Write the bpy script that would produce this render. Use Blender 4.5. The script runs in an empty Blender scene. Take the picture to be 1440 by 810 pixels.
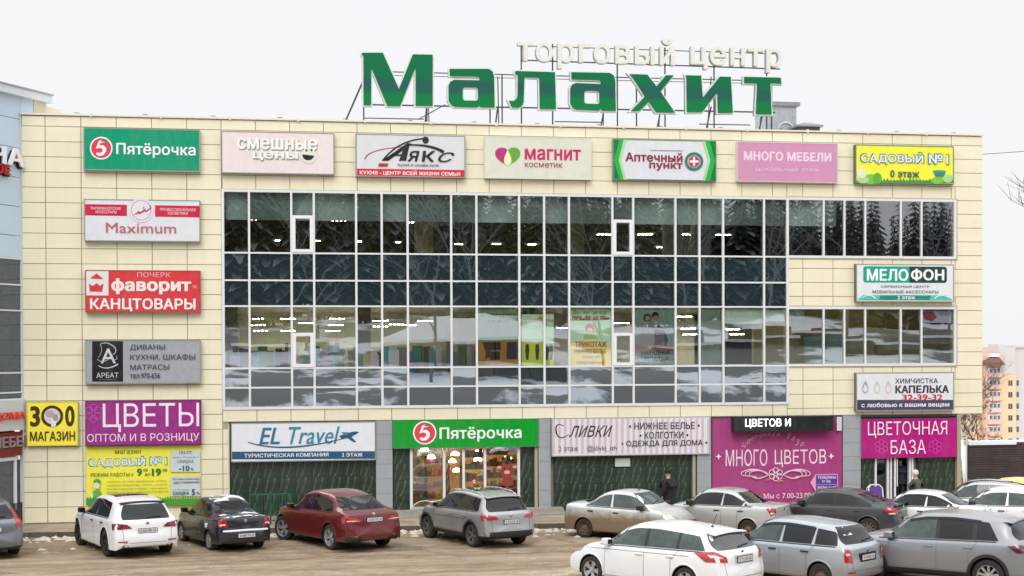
import bpy, bmesh, math, random
from mathutils import Vector, Matrix
from mathutils.bvhtree import BVHTree
random.seed(7)
R = math.radians
S = bpy.context.scene
C = S.collection
# ------------------------------------------------------------------ camera
CX, CD, CZ = 6.8446, 50.8647, 5.8318
YAW, PITCH, ROLL, PPY, FP = 0.168272752, -0.011577016, -0.0034130865, 518.41288, 2100.0
_f = Vector((math.sin(YAW)*math.cos(PITCH), math.cos(YAW)*math.cos(PITCH), math.sin(PITCH)))
_r0 = Vector((math.cos(YAW), -math.sin(YAW), 0)); _u0 = _r0.cross(_f)
_r = _r0*math.cos(ROLL)+_u0*math.sin(ROLL); _u = _r.cross(_f)
cam = bpy.data.objects.new('camera', bpy.data.cameras.new('camera')); C.objects.link(cam)
M = Matrix((( _r.x, _u.x, -_f.x), (_r.y, _u.y, -_f.y), (_r.z, _u.z, -_f.z))).to_4x4()
M.translation = (CX, -CD, CZ); cam.matrix_world = M
cam.data.sensor_width = 36; cam.data.lens = FP/1440*36
cam.data.shift_y = (PPY-405)/1440; cam.data.clip_end = 3000; cam.data.clip_start = .3
S.camera = cam
# ------------------------------------------------------------------ world, sun
SUN_EL, SUN_AZ = 42, 200
w = bpy.data.worlds.new("World"); S.world = w; w.use_nodes = True
nt = w.node_tree; N = nt.nodes; L = nt.links; N.clear()
out = N.new('ShaderNodeOutputWorld'); bg = N.new('ShaderNodeBackground'); L.new(bg.outputs[0], out.inputs[0])
sky = N.new('ShaderNodeTexSky'); sky.sky_type = 'NISHITA'; sky.sun_disc = False
sky.sun_elevation = R(SUN_EL); sky.sun_rotation = R(SUN_AZ); sky.dust_density = 3
tc = N.new('ShaderNodeTexCoord'); sx = N.new('ShaderNodeSeparateXYZ'); L.new(tc.outputs['Generated'], sx.inputs[0])
mr = N.new('ShaderNodeMapRange'); mr.inputs[1].default_value = 0.26; mr.inputs[2].default_value = 1.0
mr.inputs[3].default_value = 8.15; mr.inputs[4].default_value = 20.0; L.new(sx.outputs[2], mr.inputs[0])
cn = N.new('ShaderNodeTexNoise'); cn.inputs['Scale'].default_value = 2.2; cn.inputs['Detail'].default_value = 4
mp = N.new('ShaderNodeMapping'); mp.inputs['Scale'].default_value = (1, 1, 3); L.new(tc.outputs['Generated'], mp.inputs[0]); L.new(mp.outputs[0], cn.inputs[0])
cr = N.new('ShaderNodeMapRange'); cr.inputs[1].default_value = .3; cr.inputs[2].default_value = .7; cr.inputs[3].default_value = .992; cr.inputs[4].default_value = 1.012
L.new(cn.outputs[0], cr.inputs[0])
mu = N.new('ShaderNodeMath'); mu.operation = 'MULTIPLY'; L.new(mr.outputs[0], mu.inputs[0]); L.new(cr.outputs[0], mu.inputs[1])
cl = N.new('ShaderNodeVectorMath'); cl.operation = 'SCALE'; cl.inputs[0].default_value = (.985, .993, 1.02); L.new(mu.outputs[0], cl.inputs[3])
mx = N.new('ShaderNodeMixRGB'); mx.inputs[0].default_value = .94; L.new(sky.outputs[0], mx.inputs[1]); L.new(cl.outputs[0], mx.inputs[2])
L.new(mx.outputs[0], bg.inputs[0]); bg.inputs[1].default_value = 0.1
sun = bpy.data.objects.new('sun', bpy.data.lights.new('sun', 'SUN')); C.objects.link(sun)
sun.data.energy = 1.1; sun.data.angle = R(28); sun.data.color = (1, .97, .92)
sun.rotation_euler = (R(90-SUN_EL), 0, R(180-SUN_AZ)+R(0))
S.view_settings.view_transform = 'Standard'; S.view_settings.look = 'None'; S.view_settings.exposure = 0.25; S.view_settings.gamma = 1
try:
    S.cycles.max_bounces = 7; S.cycles.diffuse_bounces = 3; S.cycles.glossy_bounces = 4; S.cycles.transmission_bounces = 6
    S.cycles.transparent_max_bounces = 10; S.cycles.caustics_reflective = False; S.cycles.caustics_refractive = False
except Exception: pass

# ------------------------------------------------------------------ survey helpers (points read off the site, at their real plane)
def _ray(px, py): return _f + _r*((px-720)/FP) - _u*((py-PPY)/FP)
def fac(px, py, Y=0.0):
    d = _ray(px, py); t = (CD+Y)/d.y
    return CX+d.x*t, CZ+d.z*t
def ramp(y): t = min(max((-y-7)/8.5, 0), 1); return .55*t*t*(3-2*t)
def gnd(px, py, z=None):
    d = _ray(px, py); zz_ = 0 if z is None else z
    for _ in range(1 if z is not None else 12):
        t = (zz_-CZ)/d.z; P = Vector((CX+d.x*t, -CD+d.y*t, zz_))
        if z is None: zz_ = ramp(P.y)
    P.z = zz_; return P
def refl(px, py, Y):
    X, Z = fac(px, py); d = Vector((X-CX, CD, Z-CZ)); t = -Y/CD
    return Vector((X+d.x*t, Y, Z+d.z*t))

# ------------------------------------------------------------------ materials
def srgb(h):
    if isinstance(h, str):
        h = h.lstrip('#'); c = [int(h[i:i+2], 16)/255 for i in (0, 2, 4)]
        return tuple((v/12.92 if v <= .04045 else ((v+.055)/1.055)**2.4) for v in c)
    return tuple(h)
MATS = {}
def mat(name, col, rough=.6, metal=0., noise=0., nscale=6., bump=0., bscale=40., coat=0., spec=None, emit=0., emitcol=None, vec='Object', rnd=0.):
    if name in MATS: return MATS[name]
    m = bpy.data.materials.new(name); m.use_nodes = True; t = m.node_tree; b = t.nodes['Principled BSDF']
    c = srgb(col); b.inputs['Base Color'].default_value = (*c, 1); b.inputs['Roughness'].default_value = rough; b.inputs['Metallic'].default_value = metal
    b.inputs['Coat Weight'].default_value = coat
    b.inputs['Coat Roughness'].default_value = .06
    if spec is not None: b.inputs['Specular IOR Level'].default_value = spec
    if emit: b.inputs['Emission Color'].default_value = (*srgb(emitcol or col), 1); b.inputs['Emission Strength'].default_value = emit
    tcn = t.nodes.new('ShaderNodeTexCoord'); src = None
    if noise or rnd:
        n = t.nodes.new('ShaderNodeTexNoise'); n.inputs['Scale'].default_value = nscale; n.inputs['Detail'].default_value = 6; n.inputs['Roughness'].default_value = .65
        t.links.new(tcn.outputs[vec], n.inputs[0])
        r = t.nodes.new('ShaderNodeMapRange'); r.inputs[1].default_value = .3; r.inputs[2].default_value = .7; r.inputs[3].default_value = 1-noise; r.inputs[4].default_value = 1+noise*.6
        t.links.new(n.outputs[0], r.inputs[0]); src = r.outputs[0]
        if rnd:
            oi = t.nodes.new('ShaderNodeObjectInfo'); r2 = t.nodes.new('ShaderNodeMapRange'); r2.inputs[3].default_value = 1-rnd; r2.inputs[4].default_value = 1+rnd
            t.links.new(oi.outputs['Random'], r2.inputs[0]); mm = t.nodes.new('ShaderNodeMath'); mm.operation = 'MULTIPLY'
            t.links.new(src, mm.inputs[0]); t.links.new(r2.outputs[0], mm.inputs[1]); src = mm.outputs[0]
        v = t.nodes.new('ShaderNodeVectorMath'); v.operation = 'SCALE'; v.inputs[0].default_value = c; t.links.new(src, v.inputs[3]); t.links.new(v.outputs[0], b.inputs['Base Color'])
    if bump:
        n2 = t.nodes.new('ShaderNodeTexNoise'); n2.inputs['Scale'].default_value = bscale; n2.inputs['Detail'].default_value = 5; t.links.new(tcn.outputs[vec], n2.inputs[0])
        bp = t.nodes.new('ShaderNodeBump'); bp.inputs['Strength'].default_value = bump; bp.inputs['Distance'].default_value = .02; t.links.new(n2.outputs[0], bp.inputs['Height']); t.links.new(bp.outputs[0], b.inputs['Normal'])
    MATS[name] = m; return m
def flat(col, rough=.45):
    k = 'print_'+(col if isinstance(col, str) else '_'.join('%.2f' % c for c in col))+('_%d' % (rough*100)); 
    if k in MATS: return MATS[k]
    m = mat(k, col, max(rough, .45), noise=.05, nscale=3, spec=.15); weather(m, .07, (.36, .34, .30)); return m

# ------------------------------------------------------------------ object helpers
def link(name, me, m=None, parent=None, kind=None, loc=None):
    o = bpy.data.objects.new(name, me); C.objects.link(o)
    if m is not None and me is not None:
        for k in (m if isinstance(m, (list, tuple)) else [m]): me.materials.append(k)
    if parent: o.parent = parent
    if kind: o['kind'] = kind
    if loc: o.location = loc
    return o
def thing(name, label, cat, loc=(0, 0, 0), rz=0, group=None, kind=None):
    o = bpy.data.objects.new(name, None); C.objects.link(o); o.location = loc; o.rotation_euler = (0, 0, rz); o.empty_display_size = .2
    if kind: o['kind'] = kind
    else: o['label'] = label; o['category'] = cat
    if group: o['group'] = group
    return o
def tag(o, label, cat, group=None):
    o['label'] = label; o['category'] = cat
    if group: o['group'] = group
    return o
class MB:
    def __init__(s): s.v = []; s.f = []; s.mi = []; s.sm = []
    def quad(s, a, b, c, d, mi=0): n = len(s.v); s.v += [tuple(a), tuple(b), tuple(c), tuple(d)]; s.f.append((n, n+1, n+2, n+3)); s.mi.append(mi); return s
    def box(s, x0, x1, y0, y1, z0, z1, mi=0):
        n = len(s.v); s.v += [(x, y, z) for x in (x0, x1) for y in (y0, y1) for z in (z0, z1)]
        for q in ((0, 1, 3, 2), (4, 6, 7, 5), (0, 4, 5, 1), (2, 3, 7, 6), (0, 2, 6, 4), (1, 5, 7, 3)): s.f.append(tuple(n+i for i in q)); s.mi.append(mi)
        return s
    def bar(s, a, b, r, sides=6, mi=0, r2=None):
        a = Vector(a); b = Vector(b); d = (b-a); 
        if d.length < 1e-6: return s
        d.normalize(); up = Vector((0, 0, 1)) if abs(d.z) < .9 else Vector((1, 0, 0)); p = d.cross(up).normalized(); q = d.cross(p); n = len(s.v); r2 = r if r2 is None else r2
        for (c, rr) in ((a, r), (b, r2)):
            for i in range(sides): t = 2*math.pi*i/sides+.4; s.v.append(tuple(c+(p*math.cos(t)+q*math.sin(t))*rr))
        for i in range(sides): j = (i+1) % sides; s.f.append((n+i, n+j, n+sides+j, n+sides+i)); s.mi.append(mi)
        s.f.append(tuple(n+i for i in range(sides))[::-1]); s.mi.append(mi); s.f.append(tuple(n+sides+i for i in range(sides))); s.mi.append(mi)
        return s
    def path(s, pts, r, sides=6, mi=0):
        for a, b in zip(pts, pts[1:]): s.bar(a, b, r, sides, mi)
        return s
    def lathe(s, prof, axis='y', c=(0, 0, 0), n=28, mi=0):
        b = len(s.v); k = len(prof)
        for i in range(n):
            t = 2*math.pi*i/n; ct, st = math.cos(t), math.sin(t)
            for (r, h) in prof:
                if axis == 'y': s.v.append((c[0]+r*ct, c[1]+h, c[2]+r*st))
                else: s.v.append((c[0]+r*ct, c[1]+r*st, c[2]+h))
        for i in range(n):
            j = (i+1) % n
            for a in range(k-1): s.f.append((b+i*k+a, b+i*k+a+1, b+j*k+a+1, b+j*k+a)); s.mi.append(mi)
        return s
    def mesh(s, name='m', smooth=False, fix=True):
        me = bpy.data.meshes.new(name); me.from_pydata(s.v, [], s.f)
        for p, mi in zip(me.polygons, s.mi): p.material_index = mi
        if fix:
            bm = bmesh.new(); bm.from_mesh(me); bmesh.ops.recalc_face_normals(bm, faces=bm.faces); bm.to_mesh(me); bm.free()
        if smooth:
            for p in me.polygons: p.use_smooth = True
            if smooth is not True: me.set_sharp_from_angle(angle=R(smooth))
        return me
    def build(s, name, m, parent=None, kind=None, smooth=False, loc=None, fix=True): return link(name, s.mesh(name, smooth, fix), m, parent, kind, loc)
def box(name, m, x0, x1, y0, y1, z0, z1, parent=None, kind=None, bevel=0):
    if bevel:
        me = MB().box(x0, x1, y0, y1, z0, z1).mesh(); bm = bmesh.new(); bm.from_mesh(me); bmesh.ops.bevel(bm, geom=bm.edges[:], offset=bevel, segments=2, affect='EDGES', profile=.5); bm.to_mesh(me); bm.free()
        return link(name, me, m, parent, kind)
    return MB().box(x0, x1, y0, y1, z0, z1).build(name, m, parent, kind)

def curve_mesh(polys, extrude=0., offset=0., bevel=0., res=1):
    cu = bpy.data.curves.new('c', 'CURVE'); cu.dimensions = '2D'; cu.fill_mode = 'BOTH' if extrude else 'FRONT'; cu.extrude = extrude; cu.offset = offset; cu.bevel_depth = bevel
    for pts in polys:
        sp = cu.splines.new('POLY'); sp.points.add(len(pts)-1); sp.use_cyclic_u = True
        for p, q in zip(sp.points, pts): p.co = (q[0], q[1], 0, 1)
    o = bpy.data.objects.new('tmp', cu); C.objects.link(o); dg = bpy.context.evaluated_depsgraph_get(); dg.update()
    me = bpy.data.meshes.new_from_object(o.evaluated_get(dg)); bpy.data.objects.remove(o); bpy.data.curves.remove(cu); me.materials.clear()
    return me
import numpy as np
from mathutils.geometry import delaunay_2d_cdt
_tcache = {}
def fill_loops(loops):
    """triangulate outlines by the non-zero winding rule (overlapping contours allowed)"""
    bb = [(min(p[0] for p in l), max(p[0] for p in l), l) for l in loops]; bb.sort(key=lambda t: t[0]); groups = []
    for lo, hi, l in bb:
        if groups and lo < groups[-1][0]: groups[-1][1].append(l); groups[-1][0] = max(groups[-1][0], hi)
        else: groups.append([hi, [l]])
    V = []; T = []
    for _, ls in groups:
        pts = []; ed = []
        for l in ls: n = len(pts); pts += [Vector(p) for p in l]; ed += [(n+i, n+(i+1) % len(l)) for i in range(len(l))]
        vo, _, fo, _, _, _ = delaunay_2d_cdt(pts, ed, [], 0, 1e-6)
        if not fo: continue
        P = np.array([[v.x, v.y] for v in vo]); F_ = np.array([f[:3] for f in fo]); c = P[F_].mean(axis=1); wn = np.zeros(len(c))
        for l in ls:
            A = np.array(l); B = np.roll(A, -1, axis=0)
            ay, by = A[:, 1][None], B[:, 1][None]; cy = c[:, 1][:, None]; cx = c[:, 0][:, None]
            side = (B[:, 0]-A[:, 0])[None]*(cy-ay)-(cx-A[:, 0][None])*(by-ay)
            wn += ((ay <= cy) & (by > cy) & (side > 0)).sum(1)-((ay > cy) & (by <= cy) & (side < 0)).sum(1)
        n = len(V); V += [(v.x, v.y) for v in vo]
        for f, q in zip(F_, wn):
            if abs(q) > .5: T.append(tuple(int(n+i) for i in f))
    return V, T
def text_mesh(s, bold=0., shear=0., extrude=0., space=1.):
    """built-in font as a mesh; weight is added by slightly shifted copies, each a hair deeper"""
    k = (s, bold, shear, extrude, space)
    if k in _tcache: return _tcache[k].copy()
    cu = bpy.data.curves.new('t', 'FONT'); cu.body = s; cu.size = 1; cu.shear = shear; cu.resolution_u = 3; cu.space_character = space+(bold*1.2 if bold > 0 else 0)
    cu.align_x = 'CENTER'; cu.space_line = .95; cu.fill_mode = 'NONE'
    o = bpy.data.objects.new('tmp', cu); C.objects.link(o); dg = bpy.context.evaluated_depsgraph_get(); dg.update()
    w_ = bpy.data.meshes.new_from_object(o.evaluated_get(dg)); bpy.data.objects.remove(o); bpy.data.curves.remove(cu)
    nx = {}
    for e in w_.edges: a_, b_ = e.vertices; nx.setdefault(a_, []).append(b_); nx.setdefault(b_, []).append(a_)
    seen = set(); loops = []
    for st in range(len(w_.vertices)):
        if st in seen or st not in nx: continue
        lp = [st]; seen.add(st); cur = st; cand = [q for q in nx[st] if q == st+1] or nx[st]; cur = cand[0]
        while cur not in seen:
            lp.append(cur); seen.add(cur); q = [z for z in nx[cur] if z not in seen]
            if not q: break
            cur = q[0]
        if len(lp) > 2: loops.append([(w_.vertices[i].co.x, w_.vertices[i].co.y) for i in lp])
    bpy.data.meshes.remove(w_)
    V, T = fill_loops(loops); vs = []; fs = []
    cnt = {}
    for f in T:
        for i in range(3): e = (f[i], f[(i+1) % 3]); cnt[e] = 1
    be = [e for e in cnt if (e[1], e[0]) not in cnt]
    sh = [(0, 0)] if bold <= .004 else [(0, 0), (-1, 0), (1, 0), (0, .7), (0, -.7), (-.7, -.6), (.7, .6), (-.7, .6), (.7, -.6)]
    for i, (dx, dy) in enumerate(sh):
        n = len(vs); zt_ = extrude*(1-.02*i) if extrude else -.0004*i; vs += [(x+dx*bold, y+dy*bold, zt_) for x, y in V]; fs += [tuple(n+q for q in f) for f in T]
        if extrude:
            m_ = len(vs); vs += [(x+dx*bold, y+dy*bold, -zt_) for x, y in V]; fs += [tuple(m_+q for q in f[::-1]) for f in T]; fs += [(n+b_, n+a_, m_+a_, m_+b_) for a_, b_ in be]
    me = bpy.data.meshes.new('text'); me.from_pydata(vs, [], fs)
    _tcache[k] = me; return me.copy()
def stand(me, x0, x1, z0, z1, Y, thick=None):
    """fit a mesh lying in local XY into the upright rectangle x0..x1, z0..z1 at depth Y (facing -Y)"""
    xs = [v.co.x for v in me.vertices]; ys = [v.co.y for v in me.vertices]
    if not xs: return me
    a, b, c, d = min(xs), max(xs), min(ys), max(ys); sx = (x1-x0)/max(b-a, 1e-6); sz = (z1-z0)/max(d-c, 1e-6)
    for v in me.vertices:
        x, y, z = v.co; v.co = (x0+(x-a)*sx, Y-z, z0+(y-c)*sz)
    me.update(); return me
def upright(me, Y):
    for v in me.vertices: x, y, z = v.co; v.co = (x, Y-z, y)
    me.update(); return me

# ------------------------------------------------------------------ special materials
def ramp_nodes(m): return m.node_tree.nodes, m.node_tree.links
def ground_mat():
    m = bpy.data.materials.new('sandy_slush'); m.use_nodes = True; n, l = ramp_nodes(m); b = n['Principled BSDF']
    tc = n.new('ShaderNodeTexCoord')
    def noise(sc, det, vs=(1, 1, 1), ro=.6):
        mp = n.new('ShaderNodeMapping'); mp.inputs['Scale'].default_value = vs; mp.inputs['Rotation'].default_value = (0, 0, .12); l.new(tc.outputs['Object'], mp.inputs[0])
        x = n.new('ShaderNodeTexNoise'); x.inputs['Scale'].default_value = sc; x.inputs['Detail'].default_value = det; x.inputs['Roughness'].default_value = ro; l.new(mp.outputs[0], x.inputs[0]); return x.outputs[0]
    a = noise(.35, 8, (.5, 1.6, 1)); c = noise(2.2, 8, (.55, 1.3, 1), .7); d = noise(14, 6, (1, 1, 1), .7)
    r = n.new('ShaderNodeValToRGB'); e = r.color_ramp.elements
    e[0].position = .32; e[0].color = (.12, .08, .046, 1); e[1].position = .68; e[1].color = (.47, .39, .29, 1)
    k = e.new(.45); k.color = (.27, .195, .12, 1); k = e.new(.55); k.color = (.37, .285, .19, 1)
    ad = n.new('ShaderNodeMath'); ad.operation = 'MULTIPLY_ADD'; l.new(c, ad.inputs[0]); ad.inputs[1].default_value = .55
    sc = n.new('ShaderNodeMath'); sc.operation = 'MULTIPLY'; l.new(a, sc.inputs[0]); sc.inputs[1].default_value = .45; l.new(sc.outputs[0], ad.inputs[2]); l.new(ad.outputs[0], r.inputs[0])
    # crusts of old snow
    s = n.new('ShaderNodeMapRange'); s.inputs[1].default_value = .56; s.inputs[2].default_value = .66; l.new(noise(1.1, 9, (.7, 1.4, 1), .72), s.inputs[0])
    s2 = n.new('ShaderNodeMapRange'); s2.inputs[1].default_value = .42; s2.inputs[2].default_value = .6; l.new(d, s2.inputs[0])
    sm = n.new('ShaderNodeMath'); sm.operation = 'MULTIPLY'; l.new(s.outputs[0], sm.inputs[0]); l.new(s2.outputs[0], sm.inputs[1])
    sm2 = n.new('ShaderNodeMath'); sm2.operation = 'MULTIPLY'; l.new(sm.outputs[0], sm2.inputs[0]); sm2.inputs[1].default_value = .7
    mx = n.new('ShaderNodeMixRGB'); l.new(sm2.outputs[0], mx.inputs[0]); l.new(r.outputs[0], mx.inputs[1]); mx.inputs[2].default_value = (.74, .70, .63, 1)
    dr = n.new('ShaderNodeMapRange'); dr.inputs[1].default_value = .3; dr.inputs[2].default_value = .7; dr.inputs[3].default_value = .70; dr.inputs[4].default_value = 1.04; l.new(d, dr.inputs[0])
    at_ = n.new('ShaderNodeAttribute'); at_.attribute_name = 'rut'; am = n.new('ShaderNodeMath'); am.operation = 'MULTIPLY'; am.inputs[1].default_value = .85; l.new(at_.outputs['Fac'], am.inputs[0])
    mw = n.new('ShaderNodeMixRGB'); l.new(am.outputs[0], mw.inputs[0]); l.new(mx.outputs[0], mw.inputs[1]); mw.inputs[2].default_value = (.15, .105, .065, 1); mx = mw
    pn = n.new('ShaderNodeMapRange'); pn.inputs[1].default_value = .60; pn.inputs[2].default_value = .66; l.new(noise(.5, 5, (.6, 1.2, 1)), pn.inputs[0]); pm = n.new('ShaderNodeMixRGB'); pf = n.new('ShaderNodeMath'); pf.operation = 'MULTIPLY'; pf.inputs[1].default_value = .55; l.new(pn.outputs[0], pf.inputs[0]); l.new(pf.outputs[0], pm.inputs[0]); l.new(mx.outputs[0], pm.inputs[1]); pm.inputs[2].default_value = (.13, .10, .07, 1); mx = pm
    rr_ = n.new('ShaderNodeMapRange'); rr_.inputs[3].default_value = .78; rr_.inputs[4].default_value = .28; l.new(pn.outputs[0], rr_.inputs[0]); l.new(rr_.outputs[0], b.inputs['Roughness'])
    v = n.new('ShaderNodeVectorMath'); v.operation = 'SCALE'; l.new(mx.outputs[0], v.inputs[0]); l.new(dr.outputs[0], v.inputs[3]); l.new(v.outputs[0], b.inputs['Base Color'])
    bp = n.new('ShaderNodeBump'); bp.inputs['Strength'].default_value = .6; bp.inputs['Distance'].default_value = .06; l.new(c, bp.inputs['Height'])
    bp2 = n.new('ShaderNodeBump'); bp2.inputs['Strength'].default_value = .5; bp2.inputs['Distance'].default_value = .015; l.new(d, bp2.inputs['Height']); l.new(bp.outputs[0], bp2.inputs['Normal']); l.new(bp2.outputs[0], b.inputs['Normal'])
    return m
def glass_mat(name, refl, tint, body=None, wav=.35, rough=.0, wscale=.9):
    m = bpy.data.materials.new(name); m.use_nodes = True; n, l = ramp_nodes(m); n.remove(n['Principled BSDF']); o = n['Material Output']
    g = n.new('ShaderNodeBsdfGlossy'); g.inputs['Roughness'].default_value = rough; g.inputs['Color'].default_value = (.93, .97, 1, 1)
    if body is None: t = n.new('ShaderNodeBsdfTransparent'); t.inputs[0].default_value = (*tint, 1)
    else: t = n.new('ShaderNodeBsdfDiffuse'); t.inputs[0].default_value = (*body, 1)
    lw = n.new('ShaderNodeFresnel'); lw.inputs[0].default_value = 1.5
    ad = n.new('ShaderNodeMath'); ad.operation = 'ADD'; ad.use_clamp = True; l.new(lw.outputs[0], ad.inputs[0]); ad.inputs[1].default_value = refl
    mx = n.new('ShaderNodeMixShader'); l.new(ad.outputs[0], mx.inputs[0]); l.new(t.outputs[0], mx.inputs[1]); l.new(g.outputs[0], mx.inputs[2]); l.new(mx.outputs[0], o.inputs[0])
    if wav:
        tc = n.new('ShaderNodeTexCoord'); x = n.new('ShaderNodeTexNoise'); x.inputs['Scale'].default_value = wscale; x.inputs['Detail'].default_value = 1.5
        l.new(tc.outputs['Object'], x.inputs[0]); bp = n.new('ShaderNodeBump'); bp.inputs['Strength'].default_value = wav; bp.inputs['Distance'].default_value = .012; l.new(x.outputs[0], bp.inputs['Height']); l.new(bp.outputs[0], g.inputs['Normal'])
    return m
GROUND = ground_mat()
GLASS = glass_mat('window_glass', .25, (.97, 1, .98), wav=.10, wscale=.7)
SPAN = glass_mat('spandrel_glass', .30, None, (.026, .042, .052), wav=.13, wscale=1.0)
SHOPGLASS = glass_mat('shop_glass', .04, (.85, .9, .88), wav=.4)
CREAM = mat('cream_cassette', (.84, .785, .59), .42, noise=.035, nscale=1.3, rnd=.022)
def weather(m, amt=.10, tint=(.50, .44, .33)):
    n, l = ramp_nodes(m); b = n['Principled BSDF']; g = n.new('ShaderNodeNewGeometry'); out_ = None
    for sc, vs, lo, hi in ((1.0, (3.2, 1, .22), .52, .78), (.35, (1, 1, 1), .40, .75), (7, (1.5, 1, .5), .5, .8)):
        mp = n.new('ShaderNodeMapping'); mp.inputs['Scale'].default_value = vs; l.new(g.outputs['Position'], mp.inputs[0]); x = n.new('ShaderNodeTexNoise'); x.inputs['Scale'].default_value = sc; x.inputs['Detail'].default_value = 6; l.new(mp.outputs[0], x.inputs[0])
        r = n.new('ShaderNodeMapRange'); r.inputs[1].default_value = lo; r.inputs[2].default_value = hi; r.inputs[4].default_value = amt; l.new(x.outputs[0], r.inputs[0])
        if out_ is None: out_ = r.outputs[0]
        else: a = n.new('ShaderNodeMath'); l.new(out_, a.inputs[0]); l.new(r.outputs[0], a.inputs[1]); out_ = a.outputs[0]
    mx_ = n.new('ShaderNodeMixRGB'); l.new(out_, mx_.inputs[0]); src = b.inputs['Base Color'].links[0].from_socket; l.new(src, mx_.inputs[1]); mx_.inputs[2].default_value = (*tint, 1); l.new(mx_.outputs[0], b.inputs['Base Color'])
weather(CREAM)
JOINT = mat('joint_backing', (.40, .355, .25), .8)  # even olive backing colour visible in the panel joints
CAP = mat('cap_flashing', (.80, .74, .58), .4, noise=.05)
ALU = mat('white_aluminium', (.74, .76, .77), .35, noise=.04)
GREYP = mat('grey_cassette', (.36, .39, .42), .4, noise=.05, rnd=.03); weather(GREYP, .2, (.22, .2, .17))
BOXG = mat('sign_housing_grey', (.30, .31, .28), .5, noise=.1)
CONC = mat('old_concrete', (.34, .31, .27), .9, noise=.25, nscale=3, bump=.4)
PAVE = mat('pavement_slush', (.36, .29, .21), .85, noise=.35, nscale=1.6, bump=.5, bscale=9)
SNOW = mat('snow', (.80, .83, .87), .7, noise=.06, nscale=.6, bump=.5, bscale=3)
DARKM = mat('dark_steel', (.06, .065, .08), .5, noise=.2)
def marble_mat():
    m = bpy.data.materials.new('green_marble'); m.use_nodes = True; n, l = ramp_nodes(m); b = n['Principled BSDF']; b.inputs['Roughness'].default_value = .22
    tc = n.new('ShaderNodeTexCoord'); s = n.new('ShaderNodeSeparateXYZ'); l.new(tc.outputs['Generated'], s.inputs[0])
    no = n.new('ShaderNodeTexNoise'); no.inputs['Scale'].default_value = 5; no.inputs['Detail'].default_value = 5; l.new(tc.outputs['Object'], no.inputs[0])
    oi = n.new('ShaderNodeObjectInfo'); orr = n.new('ShaderNodeMapRange'); orr.inputs[3].default_value = -.11; orr.inputs[4].default_value = .11; l.new(oi.outputs['Random'], orr.inputs[0])
    def streak(slope, c, wd):
        a = n.new('ShaderNodeMath'); a.operation = 'MULTIPLY_ADD'; l.new(s.outputs[2], a.inputs[0]); a.inputs[1].default_value = -slope; l.new(s.outputs[0], a.inputs[2])
        d = n.new('ShaderNodeMath'); d.operation = 'MULTIPLY_ADD'; l.new(no.outputs[0], d.inputs[0]); d.inputs[1].default_value = .30; l.new(a.outputs[0], d.inputs[2])
        d2 = n.new('ShaderNodeMath'); l.new(d.outputs[0], d2.inputs[0]); l.new(orr.outputs[0], d2.inputs[1]); e = n.new('ShaderNodeMath'); e.operation = 'SUBTRACT'; l.new(d2.outputs[0], e.inputs[0]); e.inputs[1].default_value = c+.09
        f = n.new('ShaderNodeMath'); f.operation = 'ABSOLUTE'; l.new(e.outputs[0], f.inputs[0])
        g = n.new('ShaderNodeMapRange'); l.new(f.outputs[0], g.inputs[0]); g.inputs[1].default_value = wd; g.inputs[2].default_value = 0; g.inputs[3].default_value = 0; g.inputs[4].default_value = 1; return g.outputs[0]
    a = streak(.32, .45, .085); c2 = streak(.25, .12, .05)
    mx = n.new('ShaderNodeMath'); mx.operation = 'MAXIMUM'; l.new(a, mx.inputs[0]); l.new(c2, mx.inputs[1])
    fl = n.new('ShaderNodeMapRange'); fl.inputs[1].default_value = .35; fl.inputs[2].default_value = .65; fl.inputs[3].default_value = .25; l.new(no.outputs[0], fl.inputs[0])
    m2 = n.new('ShaderNodeMath'); m2.operation = 'MULTIPLY'; l.new(mx.outputs[0], m2.inputs[0]); l.new(fl.outputs[0], m2.inputs[1])
    r = n.new('ShaderNodeMixRGB'); l.new(m2.outputs[0], r.inputs[0]); r.inputs[2].default_value = (.15, .175, .105, 1)
    q = n.new('ShaderNodeMixRGB'); l.new(no.outputs[0], q.inputs[0]); q.inputs[1].default_value = (.008, .016, .012, 1); q.inputs[2].default_value = (.045, .075, .055, 1); l.new(q.outputs[0], r.inputs[1]); l.new(r.outputs[0], b.inputs['Base Color'])
    return m
MARBLE = marble_mat()

# ------------------------------------------------------------------ ground, pavement, kerb
def sheet(name, x0, x1, y0, y1, nx, ny, zf, m, kind='structure'):
    b = MB()
    for j in range(ny+1):
        for i in range(nx+1):
            x = x0+(x1-x0)*i/nx; y = y0+(y1-y0)*j/ny; b.v.append((x, y, zf(x, y)))
    for j in range(ny):
        for i in range(nx): a = j*(nx+1)+i; b.f.append((a, a+1, a+nx+2, a+nx+1)); b.mi.append(0)
    return b.build(name, m, kind=kind, smooth=True)
from mathutils import noise as mn
def farz(x, y): t = min(max((y-45)/140, 0), 1); return -.06-46*t*t*(3-2*t)
sheet('ground', -900, 1300, -500, 1500, 60, 100, farz, mat('distant_snowy_ground', (.55, .54, .52), .9, noise=.15, nscale=.05), 'structure')
RUTS = [(-7.6, .55, .11, 0.3, .15), (-9.3, .5, .12, .5, .15), (-10.4, .9, .07, 2., .14), (-12.0, .9, .07, 2.1, .14), (-13.4, .6, .16, 4., .13), (-15.0, .6, .15, 4.1, .13), (-9.9, 1.4, .05, 1.0, .12), (-11.6, 1.4, .05, 1.05, .12)]
def rut(x, y):
    v = 0
    for c, a, f, p, w_ in RUTS: d = (y-c-a*math.sin(x*f+p))/w_; v = max(v, math.exp(-d*d)*(.55+.45*mn.noise(Vector((x*.5, c, 1)))))
    for x0_, sl, w_ in PRK: 
        if y > -9.5: d = (x-x0_-(y+4)*sl)/w_; v = max(v, .7*math.exp(-d*d))
    return v
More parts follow.
